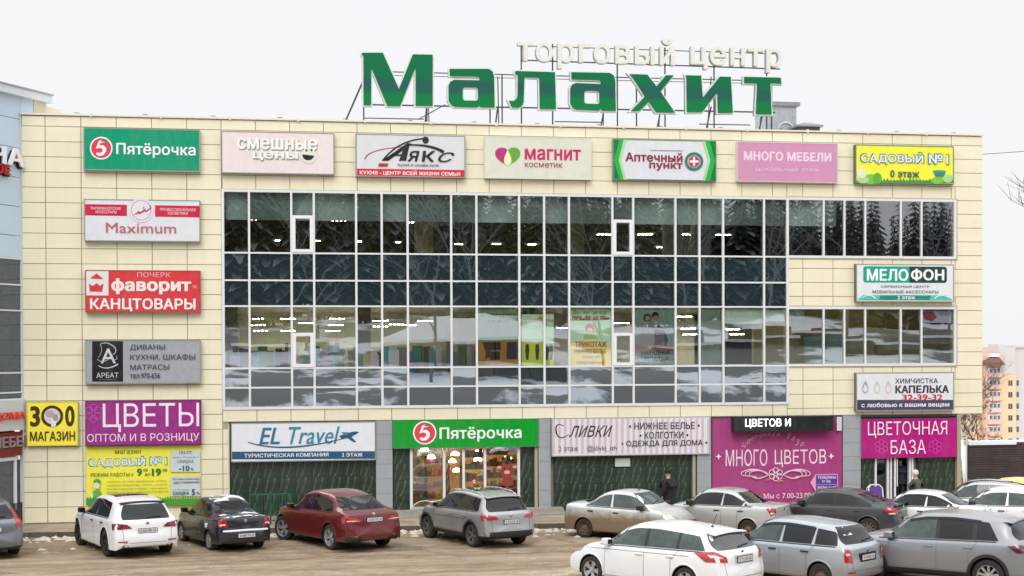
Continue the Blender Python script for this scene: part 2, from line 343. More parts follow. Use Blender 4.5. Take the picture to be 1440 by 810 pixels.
PRK = [(2.0+i*3.35+o, -.42, .12) for i in range(5) for o in (0, 1.6)]
def lotz(x, y):
    a = mn.fractal(Vector((x*.35, y*.8, 0)), 1, 2, 4)*.028 + mn.noise(Vector((x*1.7, y*3, 3)))*.012
    return a + .010*math.sin(y*3.1+x*.25)+ramp(y)-.035*rut(x, y)
lot = sheet('parking_lot', -22, 58, -47, -1.6, 330, 300, lotz, GROUND)
ra = lot.data.attributes.new('rut', 'FLOAT', 'POINT'); ra.data.foreach_set('value', [rut(v.co.x, v.co.y) for v in lot.data.vertices])
KY = lambda x: -1.95-.055*(x-.2)
pv = MB(); xs = [-12+i*.9 for i in range(52)]
for a, b_ in zip(xs, xs[1:]):
    pv.quad((a, KY(a)+.14, .15), (b_, KY(b_)+.14, .15), (b_, .6, .235), (a, .6, .235))
pv.build('pavement', PAVE, kind='structure', smooth=True)
kb = thing('kerb', None, None, kind='structure'); KM = mat('kerb_concrete', (.10, .085, .07), .9, noise=.3, nscale=4, bump=.4, rnd=.12)
for a, b_ in zip(xs, xs[1:]):
    o = link('kerb_stone', MB().box(0, .885, -.07, .07, -.2, .165+random.uniform(-.012, .012)).mesh(), KM, kb, loc=(a, KY(a)+.07, 0)); o.rotation_euler = (random.uniform(-.02, .02), 0, math.atan(-.055))
# ridge of dirty ploughed snow along the kerb and lumps of ice in the lot
sn = MB(); random.seed(3)
for i in range(900):
    x = random.uniform(-3, 32); y = KY(x)-abs(random.gauss(0, .45 if i % 5 else 1.3))-.05; r = random.uniform(.025, .085)
    c = Vector((x, y, .01)); k = 6; n0 = len(sn.v); sn.v.append((x, y, .01+r*random.uniform(.4, .9)))
    for t in range(k): th = 2*math.pi*t/k; rr = r*random.uniform(.8, 2.3); sn.v.append((x+rr*math.cos(th)*1.4, y+rr*math.sin(th), -.03))
    for t in range(k): sn.f.append((n0, n0+1+t, n0+1+(t+1) % k)); sn.mi.append(0)
sn.build('snow_crust', mat('dirty_snow', (.62, .57, .48), .85, noise=.25, nscale=5, bump=.3), kind='stuff', smooth=True)

# ------------------------------------------------------------------ shopping centre
XL, XR = -.747, 32.915
W = 1.13181; ZT = 13.26
row = lambda k: ZT-.5*k
WX0, WX1, WX2 = 5.69, 25.44, 31.84
ZW = [11.272, 9.164, 8.244, 7.379, 5.296, 4.642, 3.945]
mall = thing('shopping_centre', 'long three-storey shopping centre clad in cream panels with wide dark glazing', 'shopping centre', (16, 0, 0))
def mp_(name, mb_or_me, m, **k):
    o = mb_or_me.build(name, m, **k) if isinstance(mb_or_me, MB) else link(name, mb_or_me, m, **k)
    o.parent = mall; o.matrix_parent_inverse = Matrix.Translation((-16, 0, 0)); return o
voids = [(WX0, WX1, ZW[6]-.02, ZW[0]+.02), (WX1, WX2, ZW[1]-.03, ZW[0]+.02), (WX1, WX2, ZW[4]-.04, ZW[3]+.03), (5.86, 40, -1, 3.5)]
def sub(rects, v):
    o = []
    for (a, b, c, d) in rects:
        if v[0] >= b or v[1] <= a or v[2] >= d or v[3] <= c: o.append((a, b, c, d)); continue
        if a < v[0]: o.append((a, v[0], c, d))
        if v[1] < b: o.append((v[1], b, c, d))
        x0, x1 = max(a, v[0]), min(b, v[1])
        if c < v[2]: o.append((x0, x1, c, v[2]))
        if v[3] < d: o.append((x0, x1, v[3], d))
    return o
cells = []
colx = [XL]+[W*i for i in range(0, 29)]+[XR]
for i in range(len(colx)-1):
    a, b_ = colx[i], colx[i+1]
    for k in range(-1, 26):
        z1 = row(k) if k >= 0 else ZT+.34; z0 = row(k+1) if k < 25 else .25
        rs = []
        for (p, q) in ([(a, WX1), (WX1, b_)] if (a < WX1 < b_ and k in (18, 19)) else [(a, b_)]):
            if WX0-.1 < (p+q)/2 < WX1 and k == 18: continue
            if WX0-.1 < (p+q)/2 < WX1 and k == 19: rs.append((p, q, 3.5, ZW[6]-.02)); continue
            r2 = [(p, q, z0, z1)]
            for v in voids: r2 = sub(r2, v)
            rs += r2
        for r_ in rs:
            if r_[1]-r_[0] > .05 and r_[3]-r_[2] > .07: cells.append(r_)
cells.sort(key=lambda c: (c[0]-CX)**2-(c[1]-c[0])*(c[3]-c[2])*60)
rest = MB(); cache = {}
G = .013
for n_, (a, b_, c, d) in enumerate(cells):
    if n_ < 296:
        key = (round(b_-a, 3), round(d-c, 3))
        if key not in cache: cache[key] = MB().box(G, key[0]-G, 0, .028, G*.8, key[1]-G*.8).mesh('cladding_panel'); cache[key].materials.append(CREAM)
        o = bpy.data.objects.new('cladding_panel', cache[key]); C.objects.link(o); o.location = (a-16, random.uniform(-.002, .002), c); o.parent = mall
    else: rest.box(a+G, b_-G, random.uniform(-.002, .002), .028, c+G*.8, d-G*.8)
mp_('cladding_panel', rest, CREAM, kind='stuff')
# wall behind the cassettes
bk = MB(); rs = [(XL, XR, .1, ZT+.33)]
for v in voids: rs = sub(rs, (v[0]+.03 if v[3] > 3.6 else v[0], v[1]-.03 if v[3] > 3.6 else v[1], v[2]+.03 if v[3] > 3.6 else v[2], v[3]-.03 if v[3] > 3.6 else v[3]))
for a, b_, c, d in rs: bk.box(a, b_, .031, .30, c, d)
mp_('wall', bk, JOINT)
sh = MB(); sh.box(XR-.2, XR-.003, .302, 24, 3.5, ZT+.3).box(XL+.003, XL+.2, .302, 24, .1, ZT+.3).box(XL+.2, XR-.2, 23.7, 24, .1, ZT+.3).box(31.6, 31.9, .6, 23.7, .1, 3.49)
mp_('wall', sh, mat('cream_side_wall', (.74, .66, .47), .6, noise=.05, nscale=1))
fl = MB(); fl.box(XL+.2, XR-.2, .302, 23.7, 13.0, 13.15).box(XL+.2, XR-.2, .31, 23.7, 11.35, 11.5).box(XL+.2, XR-.2, .31, 23.7, 8.9, 9.13).box(XL+.2, XR-.2, .31, 23.7, 7.45, 7.6).box(XL+.2, XR-.2, .31, 23.7, 5.0, 5.25).box(XL+.2, XR-.2, .31, 23.7, 3.5, 3.9)
mp_('floor_slab', fl, mat('interior_plaster', (.55, .53, .45), .8, noise=.1))
mp_('roof', MB().box(XL+.01, XR-.01, .305, 23.9, 13.16, 13.2), mat('roof_snow', (.75, .77, .8), .8, noise=.1))
# parapet cap in lengths, with lightning-wire holders
cp = 0
for i in range(0, 15):
    a = XL-.04+i*2.25; b_ = min(a+2.25, XR+.04); mp_('parapet_cap', MB().box(a+.004, b_-.004, -.06, .5, ZT+.36+.0, ZT+.415), CAP)
    if i: mp_('cap_clip', MB().box(a-.03, a+.03, -.075, .1, ZT+.33, ZT+.45), CAP)
hl = MB()
for i in range(15): hl.bar((1.0+i*2.2, .02, ZT+.41), (1.0+i*2.2, .02, ZT+.46), .010, 4); hl.bar((.91+i*2.2, .02, ZT+.46), (1.09+i*2.2, .02, ZT+.46), .010, 4)
mp_('wire_holder', hl, DARKM)
# glazing grid
pxx = [314, 350.8, 410.2, 441.9, 501.2, 537.2, 573.5, 634.7, 670.2, 730.2, 765.3, 800.2, 861.2, 890.5, 949.7, 983.5, 1016.8, 1074.2, 1107.2]
gx = [fac(x, 430)[0] for x in pxx]
zz = ZW
def vbar(x, z0, z1, w_=.038): mp_('mullion', MB().box(x-w_, x+w_, -.045, .07, z0, z1), ALU)
def hbar(z, x0, x1, h=.03, y=-.038): mp_('transom', MB().box(x0, x1, y, .066, z-h, z+h), ALU)
for i, x in enumerate(gx): vbar(x, zz[6]-.02, zz[0]+.0, .045 if i in (0, 18) else .036)
for i, z in enumerate(zz): hbar(z-(.03 if i == 0 else -.01 if i == 6 else 0), gx[0]-.045, gx[-1]+.045, .045 if i in (0, 6) else .028)
def pane(x0, x1, z0, z1, m):
    t = [random.uniform(-.006, .006) for _ in range(3)]
    y = [.012, .012+t[0], .012+t[1], .012+t[0]+t[1]]
    b = MB().quad((x0, y[0], z0), (x1, y[1], z0), (x1, y[3], z1), (x0, y[2], z1)); n = 4
    b.v += [(x0, .03, z0), (x1, .03, z0), (x1, .03, z1), (x0, .03, z1)]
    if m is SPAN:
        b.f += [(4, 5, 6, 7), (0, 1, 5, 4), (1, 2, 6, 5), (2, 3, 7, 6), (3, 0, 4, 7)]; b.mi += [0]*5
    else: b.v = b.v[:4]
    return mp_('pane', b, m)
def sash(x0, x1, z0, z1):
    s = MB(); w_ = .105
    s.box(x0, x0+w_, -.06, .05, z0, z1).box(x1-w_, x1, -.06, .05, z0, z1).box(x0+w_, x1-w_, -.06, .05, z0, z0+w_).box(x0+w_, x1-w_, -.06, .05, z1-w_, z1)
    return mp_('window_sash', s, mat('white_pvc', (.80, .81, .83), .3))
# two backing layers so the lower coloured spandrels differ
for i in range(18):
    for j in range(6):
        x0, x1, z1, z0 = gx[i], gx[i+1], zz[j], zz[j+1]
        pane(x0+.02, x1-.02, z0+.015, z1-.015, GLASS if j in (0, 3) else SPAN)
        if i in (2, 12) and j in (0, 3):
            zt = fac(426 if i == 2 else 876, (303 if i == 2 else 309) if j == 0 else (468 if i == 2 else 468))[1]
            sash(x0+.03, x1-.03, z0+.03, zt)
px2 = [1107.2, 1157.9, 1187, 1216.3, 1266.3, 1295.4, 1342.6]
for (za, zb, yy) in ((ZW[0], ZW[1]+.0, 320), (ZW[3]+.0, ZW[4], 470)):
    g2 = [fac(x, yy)[0] for x in px2]
    for i, x in enumerate(g2):
        if i: vbar(x, zb-.01, za, .045 if i == 6 else .034)
    hbar(za-.03, gx[-1]+.045, g2[-1]+.045, .045); hbar(zb+.01, gx[-1]+.045, g2[-1]+.045, .045)
    for i in range(6): pane(g2[i]+.02, g2[i+1]-.02, zb+.02, za-.02, GLASS)
    mp_('window_surround', MB().box(gx[-1]+.05, g2[-1]+.10, -.02, .03, za+.016, za+.055).box(gx[-1]+.05, g2[-1]+.10, -.02, .03, zb-.08, zb-.036).box(g2[-1]+.047, g2[-1]+.1, -.02, .03, zb-.036, za+.016), mat('surround_trim', (.45, .40, .33), .6))
# interiors behind the glass
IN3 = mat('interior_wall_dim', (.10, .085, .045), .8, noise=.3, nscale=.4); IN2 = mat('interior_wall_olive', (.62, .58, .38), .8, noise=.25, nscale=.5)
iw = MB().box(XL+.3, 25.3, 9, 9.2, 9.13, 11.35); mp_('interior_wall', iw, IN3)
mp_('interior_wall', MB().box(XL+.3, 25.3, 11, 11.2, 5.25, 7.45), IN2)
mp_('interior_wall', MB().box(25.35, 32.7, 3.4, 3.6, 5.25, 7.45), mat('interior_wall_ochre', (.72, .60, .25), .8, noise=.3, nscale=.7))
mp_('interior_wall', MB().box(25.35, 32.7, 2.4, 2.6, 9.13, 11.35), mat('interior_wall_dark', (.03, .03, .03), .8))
zb_ = fac(600, 312, .3)[1]
mp_('ceiling_bulkhead', MB().box(5.8, 27.4, .28, .34, zb_, 11.34), mat('bulkhead_green_grey', (.30, .40, .36), .7, noise=.1, nscale=1))
for px, c_ in ((340, (.10, .08, .03)), (596, (.45, .37, .12)), (808, (.35, .33, .2)), (945, (.3, .3, .22)), (985, (.2, .2, .2))):
    X, _ = fac(px, 330, 2.5); mp_('column', MB().box(X-.3, X+.3, 2.2, 2.8, 9.13, 11.35), mat('interior_column_%d' % px, c_, .7))
for px, c_ in ((326, (.55, .6, .5)), (512, (.35, .33, .2)), (742, (.4, .4, .3)), (1010, (.6, .7, .62))):
    X, _ = fac(px, 470, 2.5); mp_('column', MB().box(X-.22, X+.22, 2.3, 2.7, 5.25, 7.45), mat('interior_column_%d' % px, c_, .7))
# ceiling lights (lit fixtures seen through the glazing)
LAMP = mat('lit_tube_warm', (1, .95, .70), .5, emit=28, emitcol=(1, .93, .62)); LAMPW = mat('lit_tube_white', (1, 1, .95), .5, emit=55, emitcol=(1, .98, .86))
def lamp(px, py, Y, n, wd, m, label, group, pz=None):
    X, Z = fac(px, py, Y); r_ = thing('ceiling_light', label, 'ceiling light', (X, Y, Z), 0, group)
    for i in range(n):
        x = (i-(n-1)/2)*wd/n
        MB().box(x-wd/n*.24, x+wd/n*.24, -.12, .12, -.015, .0).build('light_tube', m, r_)
    MB().box(-wd/2, wd/2, -.32, .32, .002, .06).build('housing', mat('fixture_housing', (.2, .2, .18), .5), r_)
for px, py in ((351, 308.5), (477, 310), (583, 312.5), (823, 312), (850, 329.5), (934, 312), (907, 329.5), (963, 329.5), (995, 313), (1017, 330), (934, 347.5), (985, 347.5), (1110, 318)):
    lamp(px, py, 4.5 if py < 320 else 5.5, 4, .62, LAMP, 'lit warm strip light on the dim ceiling of the top shop floor', 'warm strip lights on the top floor')
for px, py in ((333, 338), (390, 338), (447, 338.5), (505, 339.5), (560, 340.5), (645, 343), (698, 343), (748, 343.5)):
    lamp(px, py, 6.5, 1, .35 if px < 600 else .6, LAMP, 'small white lamp glowing deep in the top shop floor', 'small white lamps on the top floor')
for px, py in ((360, 448), (363, 457), (366, 465), (405, 448), (430, 454), (405, 465), (474, 448), (472, 457), (468, 465), (535, 451), (535, 459), (558, 456), (598, 451), (575, 457), (793, 461), (874, 454), (962, 445), (968, 462), (970, 470), (1030, 463), (1036, 470)):
    lamp(px, py, 4+(py-445)*.22, 4, .62, LAMPW, 'lit white strip light under the ceiling of the middle shop floor', 'white strip lights on the middle floor')

# ------------------------------------------------------------------ lettering, marks and signs
def fit_text(parent, s, x0, y0, x1, y1, col, Y, bold=0., shear=0., m=None, name='lettering', wpt=None):
    xm = (x0+x1)/2; ym = (y0+y1)/2
    X0 = fac(x0, ym, Y)[0]; X1 = fac(x1, ym, Y)[0]; Z1 = fac(xm, y0, Y)[1]; Z0 = fac(xm, y1, Y)[1]
    me = stand(text_mesh(s, bold, shear), X0, X1, Z0, Z1, Y)
    return put(name, me, m or flat(col), parent)
def put(name, me, m, parent):
    o = link(name, me, m, parent)
    if parent: 
        L_ = parent.location
        for v in me.vertices: v.co -= L_
    return o
def px_poly(parent, pts, col, Y, name='logo', m=None):
    P = [fac(x, y, Y) for x, y in pts]; me = upright(curve_mesh([P]), Y)
    return put(name, me, m or flat(col), parent)
def px_polys(parent, lst, col, Y, name='logo'):
    me = upright(curve_mesh([[fac(x, y, Y) for x, y in pts] for pts in lst]), Y); return put(name, me, flat(col), parent)
def circ(cx, cy, rx, ry=None, n=28, a0=0, a1=360):
    ry = ry or rx; return [(cx+rx*math.cos(R(a0+(a1-a0)*i/n)), cy+ry*math.sin(R(a0+(a1-a0)*i/n))) for i in range(n if a1-a0 == 360 else n+1)]
def stroke(pts, w0, w1=None, w2=None):
    """brush stroke: tapering polygon along px points"""
    w1 = w0 if w1 is None else w1; n = len(pts); a = []; b = []
    for i, p in enumerate(pts):
        q0 = pts[max(i-1, 0)]; q1 = pts[min(i+1, n-1)]; dx, dy = q1[0]-q0[0], q1[1]-q0[1]; l_ = math.hypot(dx, dy) or 1; t = i/(n-1)
        w_ = (w0+(w1-w0)*t) if w2 is None else (w0+(w1-w0)*2*t if t < .5 else w1+(w2-w1)*(2*t-1)); a.append((p[0]-dy/l_*w_/2, p[1]+dx/l_*w_/2)); b.append((p[0]+dy/l_*w_/2, p[1]-dx/l_*w_/2))
    return a+b[::-1]
def bez(p0, p1, p2, n=10): return [((1-t)**2*p0[0]+2*t*(1-t)*p1[0]+t*t*p2[0], (1-t)**2*p0[1]+2*t*(1-t)*p1[1]+t*t*p2[1]) for t in [i/n for i in range(n+1)]]
def sign(name, label, x0, y0, x1, y1, col, items=(), depth=.2, back=0., frame=None, facem=None, housing=None, cat='sign'):
    """box sign on the wall; px corners are measured on its front face"""
    Y = -back-depth; X0 = fac(x0, y0, Y)[0]; X1 = fac(x1, y1, Y)[0]; Z1 = fac(x0, y0, Y)[1]; Z0 = fac(x1, y1, Y)[1]
    t = thing(name, label, cat, ((X0+X1)/2, Y, Z0)); lo = t.location
    hb = MB(); hb.box(X0-lo.x, X1-lo.x, .012, depth, 0, Z1-Z0); hb.build('housing', housing or BOXG, t)
    fm = frame or BOXG; e = .035
    fb = MB(); a, b_ = X0-lo.x, X1-lo.x; h = Z1-Z0
    fb.box(a, b_, -.006, .011, 0, e).box(a, b_, -.006, .011, h-e, h).box(a, a+e, -.006, .011, e, h-e).box(b_-e, b_, -.006, .011, e, h-e); fb.build('frame', fm, t)
    MB().box(a+e, b_-e, 0, .011, e, h-e).build('face', facem or flat(col, .3), t)
    k = 0
    for it in items:
        k += 1; y_ = Y-.002-.0025*k; c = it[0]
        if c == 't': fit_text(t, it[1], *it[2], it[3], y_, *(it[4:6]))
        elif c == 'r': a0, b0, a1, b1 = it[1]; px_poly(t, [(a0, b0), (a1, b0+(a1-a0)*.0), (a1, b1), (a0, b1)], it[2], y_, 'colour_band')
        elif c == 'q': px_poly(t, it[1], it[2], y_, it[3] if len(it) > 3 else 'logo')
        elif c == 'm': px_polys(t, it[1], it[2], y_)
    return t
# slanted band following the sign's own edges: y given at the left end, slope per px
def band(x0, y0, x1, y1, sl): d = (x1-x0)*sl; return [(x0, y0), (x1, y0+d), (x1, y1+d), (x0, y1)]
GR = '#07976f'; RD = '#e2445a'; WH = '#f2f4f6'; PU = '#9a2f86'; CR = '#c91f47'
def five(cx, cy, r, leaf='#0a8a5a'):
    s = r/16.
    it = [('q', circ(cx, cy, r), WH), ('q', circ(cx, cy, r*.88), '#dd4256'),
          ('q', [(cx-3.5*s+.0, cy-10*s), (cx+8*s, cy-13*s), (cx+5*s, cy-8.5*s), (cx-1.5*s, cy-7*s), (cx-2.5*s, cy-3.5*s), (cx+3*s, cy-4*s), (cx+7*s, cy+0*s), (cx+7*s, cy+5*s), (cx+3*s, cy+10*s), (cx-3*s, cy+11*s), (cx-7*s, cy+9*s), (cx-6*s, cy+6*s), (cx-1*s, cy+7*s), (cx+2.2*s, cy+4*s), (cx+2*s, cy+1*s), (cx-2*s, cy-.5*s), (cx-7.5*s, cy+1*s)], WH),
          ('q', [(cx-1*s, cy-9*s), (cx+2*s, cy-12*s), (cx+8*s, cy-12.6*s), (cx+5*s, cy-9*s)], leaf)]
    return it
sign('sign', 'green sign with a red round five logo, top left of the top row', 117, 178.9, 281.5, 242, GR, five(142.3, 208.3, 16)+[('t', 'Пятёрочка', (163.5, 201.5, 275, 222), WH, .022)])
sign('sign', 'faded pale pink sign with a smiling face, second in the top row', 311, 183.8, 470.3, 245.9, '#e8dcdb', [
    ('t', 'смешные', (334, 196, 447, 212.5), '#8f9c8f', .05), ('t', 'смешные', (333, 194, 446, 210.5), '#f3f1ec', .03), ('t', 'цены', (356, 215, 420, 227.5), '#8f9c8f', .05), ('t', 'цены', (355, 213, 419, 225.5), '#f3f1ec', .03),
    ('q', circ(434, 219, 11), '#dfe3d2'), ('q', [(425.5, 217)]+circ(433.5, 217.5, 8.5, 8, 10, 170, 10), '#1f2a26'), ('q', circ(431, 211.5, 1.6), '#43504a'), ('q', circ(438, 211, 1.6), '#43504a')])
sign('sign', 'grey sign with black calligraphic letters over a red strip, top row', 500.3, 187.7, 654.5, 250.4, '#d7dade', [
    ('q', band(500.8, 237.0, 654, 248.3, .0135), '#d0343c', 'colour_band'), ('t', 'КУХНЯ - ЦЕНТР ВСЕЙ ЖИЗНИ СЕМЬИ', (506, 239.6, 647, 247.2), WH, .02),
    ('q', stroke(bez((513, 224), (516, 209), (573, 206), 12), 1.6, 1.0), '#c4344a'),
    ('q', stroke(bez((538, 226), (560, 196), (601, 194.5), 12), 2.2, 2.0), '#26272a'), ('q', circ(598.5, 197, 4.5, 5), '#26272a'),
    ('q', [(537, 226), (546, 226), (580, 202), (573, 201)], '#26272a'), ('q', [(561, 226), (571, 226), (576, 203), (570, 202.5)], '#26272a'), ('q', [(550, 217.5), (572, 216.5), (572, 218.5), (548, 219.5)], '#26272a'),
    ('q', stroke(bez((571, 204), (605, 202), (624, 214), 10), 1.6, 4.4), '#26272a'),
    ('t', 'Я', (573, 212, 590, 227), '#26272a', .03, .2), ('t', 'К', (593, 212, 612, 227.5), '#26272a', .03, .1), ('t', 'С', (616, 214, 639, 228), '#26272a', .01, .4),
    ('t', 'кухни и шкафы купе', (560, 230, 617, 234.8), '#3a3b3e', .01), ('q', [(533, 229.5), (546, 229.8), (545, 234), (532, 233.8)], '#b93544')])
sign('sign', 'pale sign with a pink and green heart logo, top row', 681.2, 191, 831.8, 253, '#d9dccd', [
    ('q', bez((714, 233), (694, 224), (696.5, 213), 8)+bez((696.5, 213), (700, 206), (709, 208), 6)+bez((712, 209), (716, 213), (714, 233), 6), '#b8357d'),
    ('q', bez((714, 233), (734, 224), (731.5, 213), 8)+bez((731.5, 213), (727, 205.5), (719, 208), 6)+bez((716, 209), (712, 213), (714, 233), 6), '#6ba542'),
    ('q', bez((714, 211), (704, 229), (713, 232.5), 8)+bez((715, 232.5), (724, 229), (714, 211), 8), '#eef0b0'),
    ('t', 'магнит', (738, 209.5, 817, 225.5), '#c72f66', .028), ('t', 'косметик', (738, 229, 791, 235.5), '#b04a67', .008)], frame=mat('sign_frame_pale', (.66, .67, .6), .5), housing=mat('sign_frame_pale', (.66, .67, .6), .5))
sign('sign', 'green-edged pharmacy sign with a red cross roundel, top row', 862, 195, 1007.3, 255, '#dadde4', [
    ('q', [(863, 196), (873, 196.2), (864, 225), (873, 252), (863, 252)], '#0f7b41'), ('q', [(871, 196), (879, 196.2), (871, 225), (879, 252.6), (871, 252.5), (863.5, 225)], '#2fae4c'), ('q', [(877, 196.3), (881, 196.4), (873.5, 225), (881, 252.8), (877, 252.7), (870, 225)], '#a5d9a4'),
    ('q', [(1006, 199), (997, 198.8), (1005, 226), (997, 254), (1006, 254)], '#0f7b41'), ('q', [(998.5, 198.8), (990, 198.6), (998.5, 226), (990, 253.8), (998.5, 254), (1005.5, 226)], '#2fae4c'), ('q', [(991.5, 198.6), (988, 198.5), (996, 226), (988, 253.6), (991.5, 253.7), (999, 226)], '#a5d9a4'),
    ('t', 'Аптечный', (879.5, 214.5, 960, 227.5), '#8f2f45', .03), ('t', 'пункт', (913, 229, 960, 240), '#8f2f45', .03), ('q', [(914, 211), (960, 211.8), (960, 212.5), (914, 211.7)], '#555a60', 'colour_band'),
    ('m', [circ(976, 227, 13), circ(976, 227, 9.3)], '#2f7d6a'), ('q', circ(976, 227, 7.6), '#c33a55'), ('q', [(974.6, 221), (977.4, 221), (977.4, 225.6), (982, 225.6), (982, 228.4), (977.4, 228.4), (977.4, 233), (974.6, 233), (974.6, 228.4), (970, 228.4), (970, 225.6), (974.6, 225.6)], WH)], frame=mat('frame_dark_green', (.10, .22, .15), .5))
sign('sign', 'faded pink furniture sign with white letters, top row', 1036.5, 198.8, 1178, 257.5, '#cf92b6', [
    ('t', 'МНОГО МЕБЕЛИ', (1046, 213.5, 1169, 226.5), '#edd5e2', .045), ('t', 'цокольный этаж', (1063.5, 234.5, 1152, 242), '#e6c3d6', .012)], frame=mat('frame_pale_pink', (.60, .45, .52), .5), housing=mat('sign_frame_pale', (.66, .67, .6), .5))
random.seed(11)
def grass(x0, x1, y, yb, h, sl=.0, n=30):
    p = [(x0, yb), (x0, y)]
    for i in range(n): a = x0+(x1-x0)*(i+.2)/n; p += [(a, y), (a+(x1-x0)/n*.5, y-h*random.uniform(.4, 1))]
    return p+[(x1, y), (x1, yb)]
sign('sign', 'yellow garden shop sign with green grass, right end of the top row', 1203, 203, 1341.3, 259.6, '#f1ee45', [
    ('q', grass(1203.8, 1340.6, 254.5, 257.5, 5), '#3f9a3f'), ('q', circ(1225, 252, 12, 7), '#79c04a'), ('q', circ(1214, 253, 8, 5), '#a9d68a'), ('q', circ(1212, 243.5, 7), '#dfe9c8'), ('q', circ(1234, 251, 6, 8), '#5cae3c'),
    ('q', [(1312, 240.5), (1330, 241), (1328, 249), (1316, 249)], '#3f8a78'), ('q', circ(1321, 240.8, 9.5, 1.6), '#4fa08c'), ('q', circ(1333, 251, 7, 6), '#a9d68a'), ('q', circ(1318, 254, 9, 5), '#79c04a'),
    ('t', 'САДОВЫЙ', (1209.5, 213, 1300, 231.5), '#2f7f8f', .06), ('t', 'САДОВЫЙ', (1211, 214.6, 1298.5, 230.4), '#e2ecf2', .02), ('t', '№1', (1305, 215.5, 1335, 231.5), '#2f7f8f', .06), ('t', '№1', (1306.4, 217, 1333.5, 230.3), '#e2ecf2', .02),
    ('t', '0 этаж', (1252, 239.5, 1293, 249.5), '#2e6b63', .03)], frame=mat('frame_dark_green', (.10, .22, .15), .5), housing=mat('housing_olive', (.13, .13, .08), .5))
sign('sign', 'white and crimson cosmetics sign with thin letters, left column', 118, 279.6, 281.8, 340.4, '#dde0e6', [
    ('q', band(118.5, 287, 178.5, 302.8, .0165), CR, 'colour_band'), ('q', band(218, 288.6, 281, 304.6, .0165), CR, 'colour_band'),
    ('t', 'ПАРИКМАХЕРСКИЕ\nАКСЕССУАРЫ', (128, 291, 170, 300), '#f0d8de', .01), ('t', 'ПРОФЕССИОНАЛЬНАЯ\nКОСМЕТИКА', (225, 292.5, 275, 302), '#f0d8de', .01),
    ('q', circ(198.5, 295.5, 17.3), '#dde0e6'), ('m', [circ(198.5, 295.5, 14.2), circ(198.5, 295.5, 13.3)], '#c98a9a'),
    ('q', [(187, 303), (195, 296.5), (197, 298.5), (204, 293.5), (206, 296), (213, 290.5), (212.5, 293.5), (205.5, 298.5), (203.5, 297), (196.5, 301.5), (194.5, 300)], '#c2334f'), ('q', circ(202, 292.5, 1.2), '#c2334f'), ('q', circ(211, 289.5, 1.2), '#c2334f'),
    ('t', 'Maximum', (149, 313.5, 247.5, 327.8), '#bf5a6c', -.006)])
sign('sign', 'red stationery sign with a pencil logo in a white square, left column', 119.5, 379.6, 282.3, 439.5, '#d63a41', [
    ('q', band(120.2, 381, 152.5, 415.3, .01), '#e4e2e4', 'colour_band'), ('q', [(135.8, 384.5), (145.8, 392.5), (126, 392)], '#d63a41'), ('q', [(126.3, 410), (125, 399), (130.5, 402), (136, 398), (140, 402), (145.8, 399), (143.5, 410.5)], '#d63a41'),
    ('t', 'ПОЧЕРК', (193, 382.8, 240, 389.8), '#f0b4b4', -.004), ('t', 'фаворит', (156.5, 391.5, 269, 414), '#f3e4e2', .05), ('t', 'гранд', (271, 401, 277, 406.5), '#f0b4b4', .0),
    ('t', 'КАНЦТОВАРЫ', (126.5, 419.5, 275, 438), '#f5ecec', .035)], frame=mat('frame_red', (.35, .06, .05), .5))
sign('sign', 'grey furniture sign with an ornate black panel, left column', 119.5, 478.3, 282.5, 538.9, '#9da2a8', [
    ('q', band(129.5, 479, 173, 536.8, -.001), '#14151b', 'colour_band'), ('t', 'A', (141.5, 490, 163, 511), '#cfd1d6', .005),
    ('q', stroke(bez((141, 484), (150, 479), (161, 488), 10), .9, 1.6), '#b9bcc4'), ('q', stroke(bez((161, 488), (166, 495), (158, 499), 8), 1.6, .8), '#b9bcc4'), ('q', stroke(bez((141, 484), (146, 494), (138, 503), 8), 1, .7), '#a9acb4'), ('q', stroke(bez((138, 514), (150, 522), (166, 512), 10), .9, 1.8), '#cfd1d6'), ('q', stroke(bez((137, 505), (142, 512), (153, 505), 8), .8, .8), '#b9bcc4'), ('q', stroke(bez((158, 505), (166, 508), (164, 500), 8), .9, .7), '#b9bcc4'),
    ('t', 'АРБАТ', (135.5, 524, 166.5, 531.3), '#c9ccd2', .006), ('t', 'фабрика мебели', (139, 533, 163, 534.8), '#8d9098', 0),
    ('t', 'ДИВАНЫ', (183, 484.5, 232, 493), '#3d4a57', .006), ('t', 'КУХНИ, ШКАФЫ', (183, 498, 274.5, 507), '#3d4a57', .006), ('t', 'МАТРАСЫ', (183, 512.5, 238, 520), '#3d4a57', .006), ('t', 'тел.970-656', (183, 524.5, 225, 532), '#39424c', .008)], facem=mat('stone_print_face', '#a0a5ab', .5, noise=.12, nscale=5))
sign('sign', 'square yellow pet shop sign with a cat in the round letter', 37.2, 565, 110.4, 626.6, '#fbee4b', [
    ('t', '3', (42, 571, 56.5, 600.3), '#4a3b17', .045), ('t', '0', (91.5, 570.5, 105, 600), '#4a3b17', .04), ('m', [circ(73.3, 585.3, 15.6, 15.2), circ(73.3, 585.3, 11.4, 11)], '#4a3b17'), ('q', circ(73.3, 585.3, 11.4, 11), '#d9cfd2'),
    ('q', circ(70, 582, 6, 5), '#b9a7ab'), ('q', [(72, 600), (78, 600), (80, 590), (76, 584), (72, 590)], '#e9e6ea'), ('q', circ(78, 587, 4, 5), '#a99ba2'), ('t', 'МАГАЗИН', (42, 606.5, 105.5, 620), '#4a3b17', .02)], depth=.14, frame=mat('frame_yellow', (.6, .55, .12), .5))
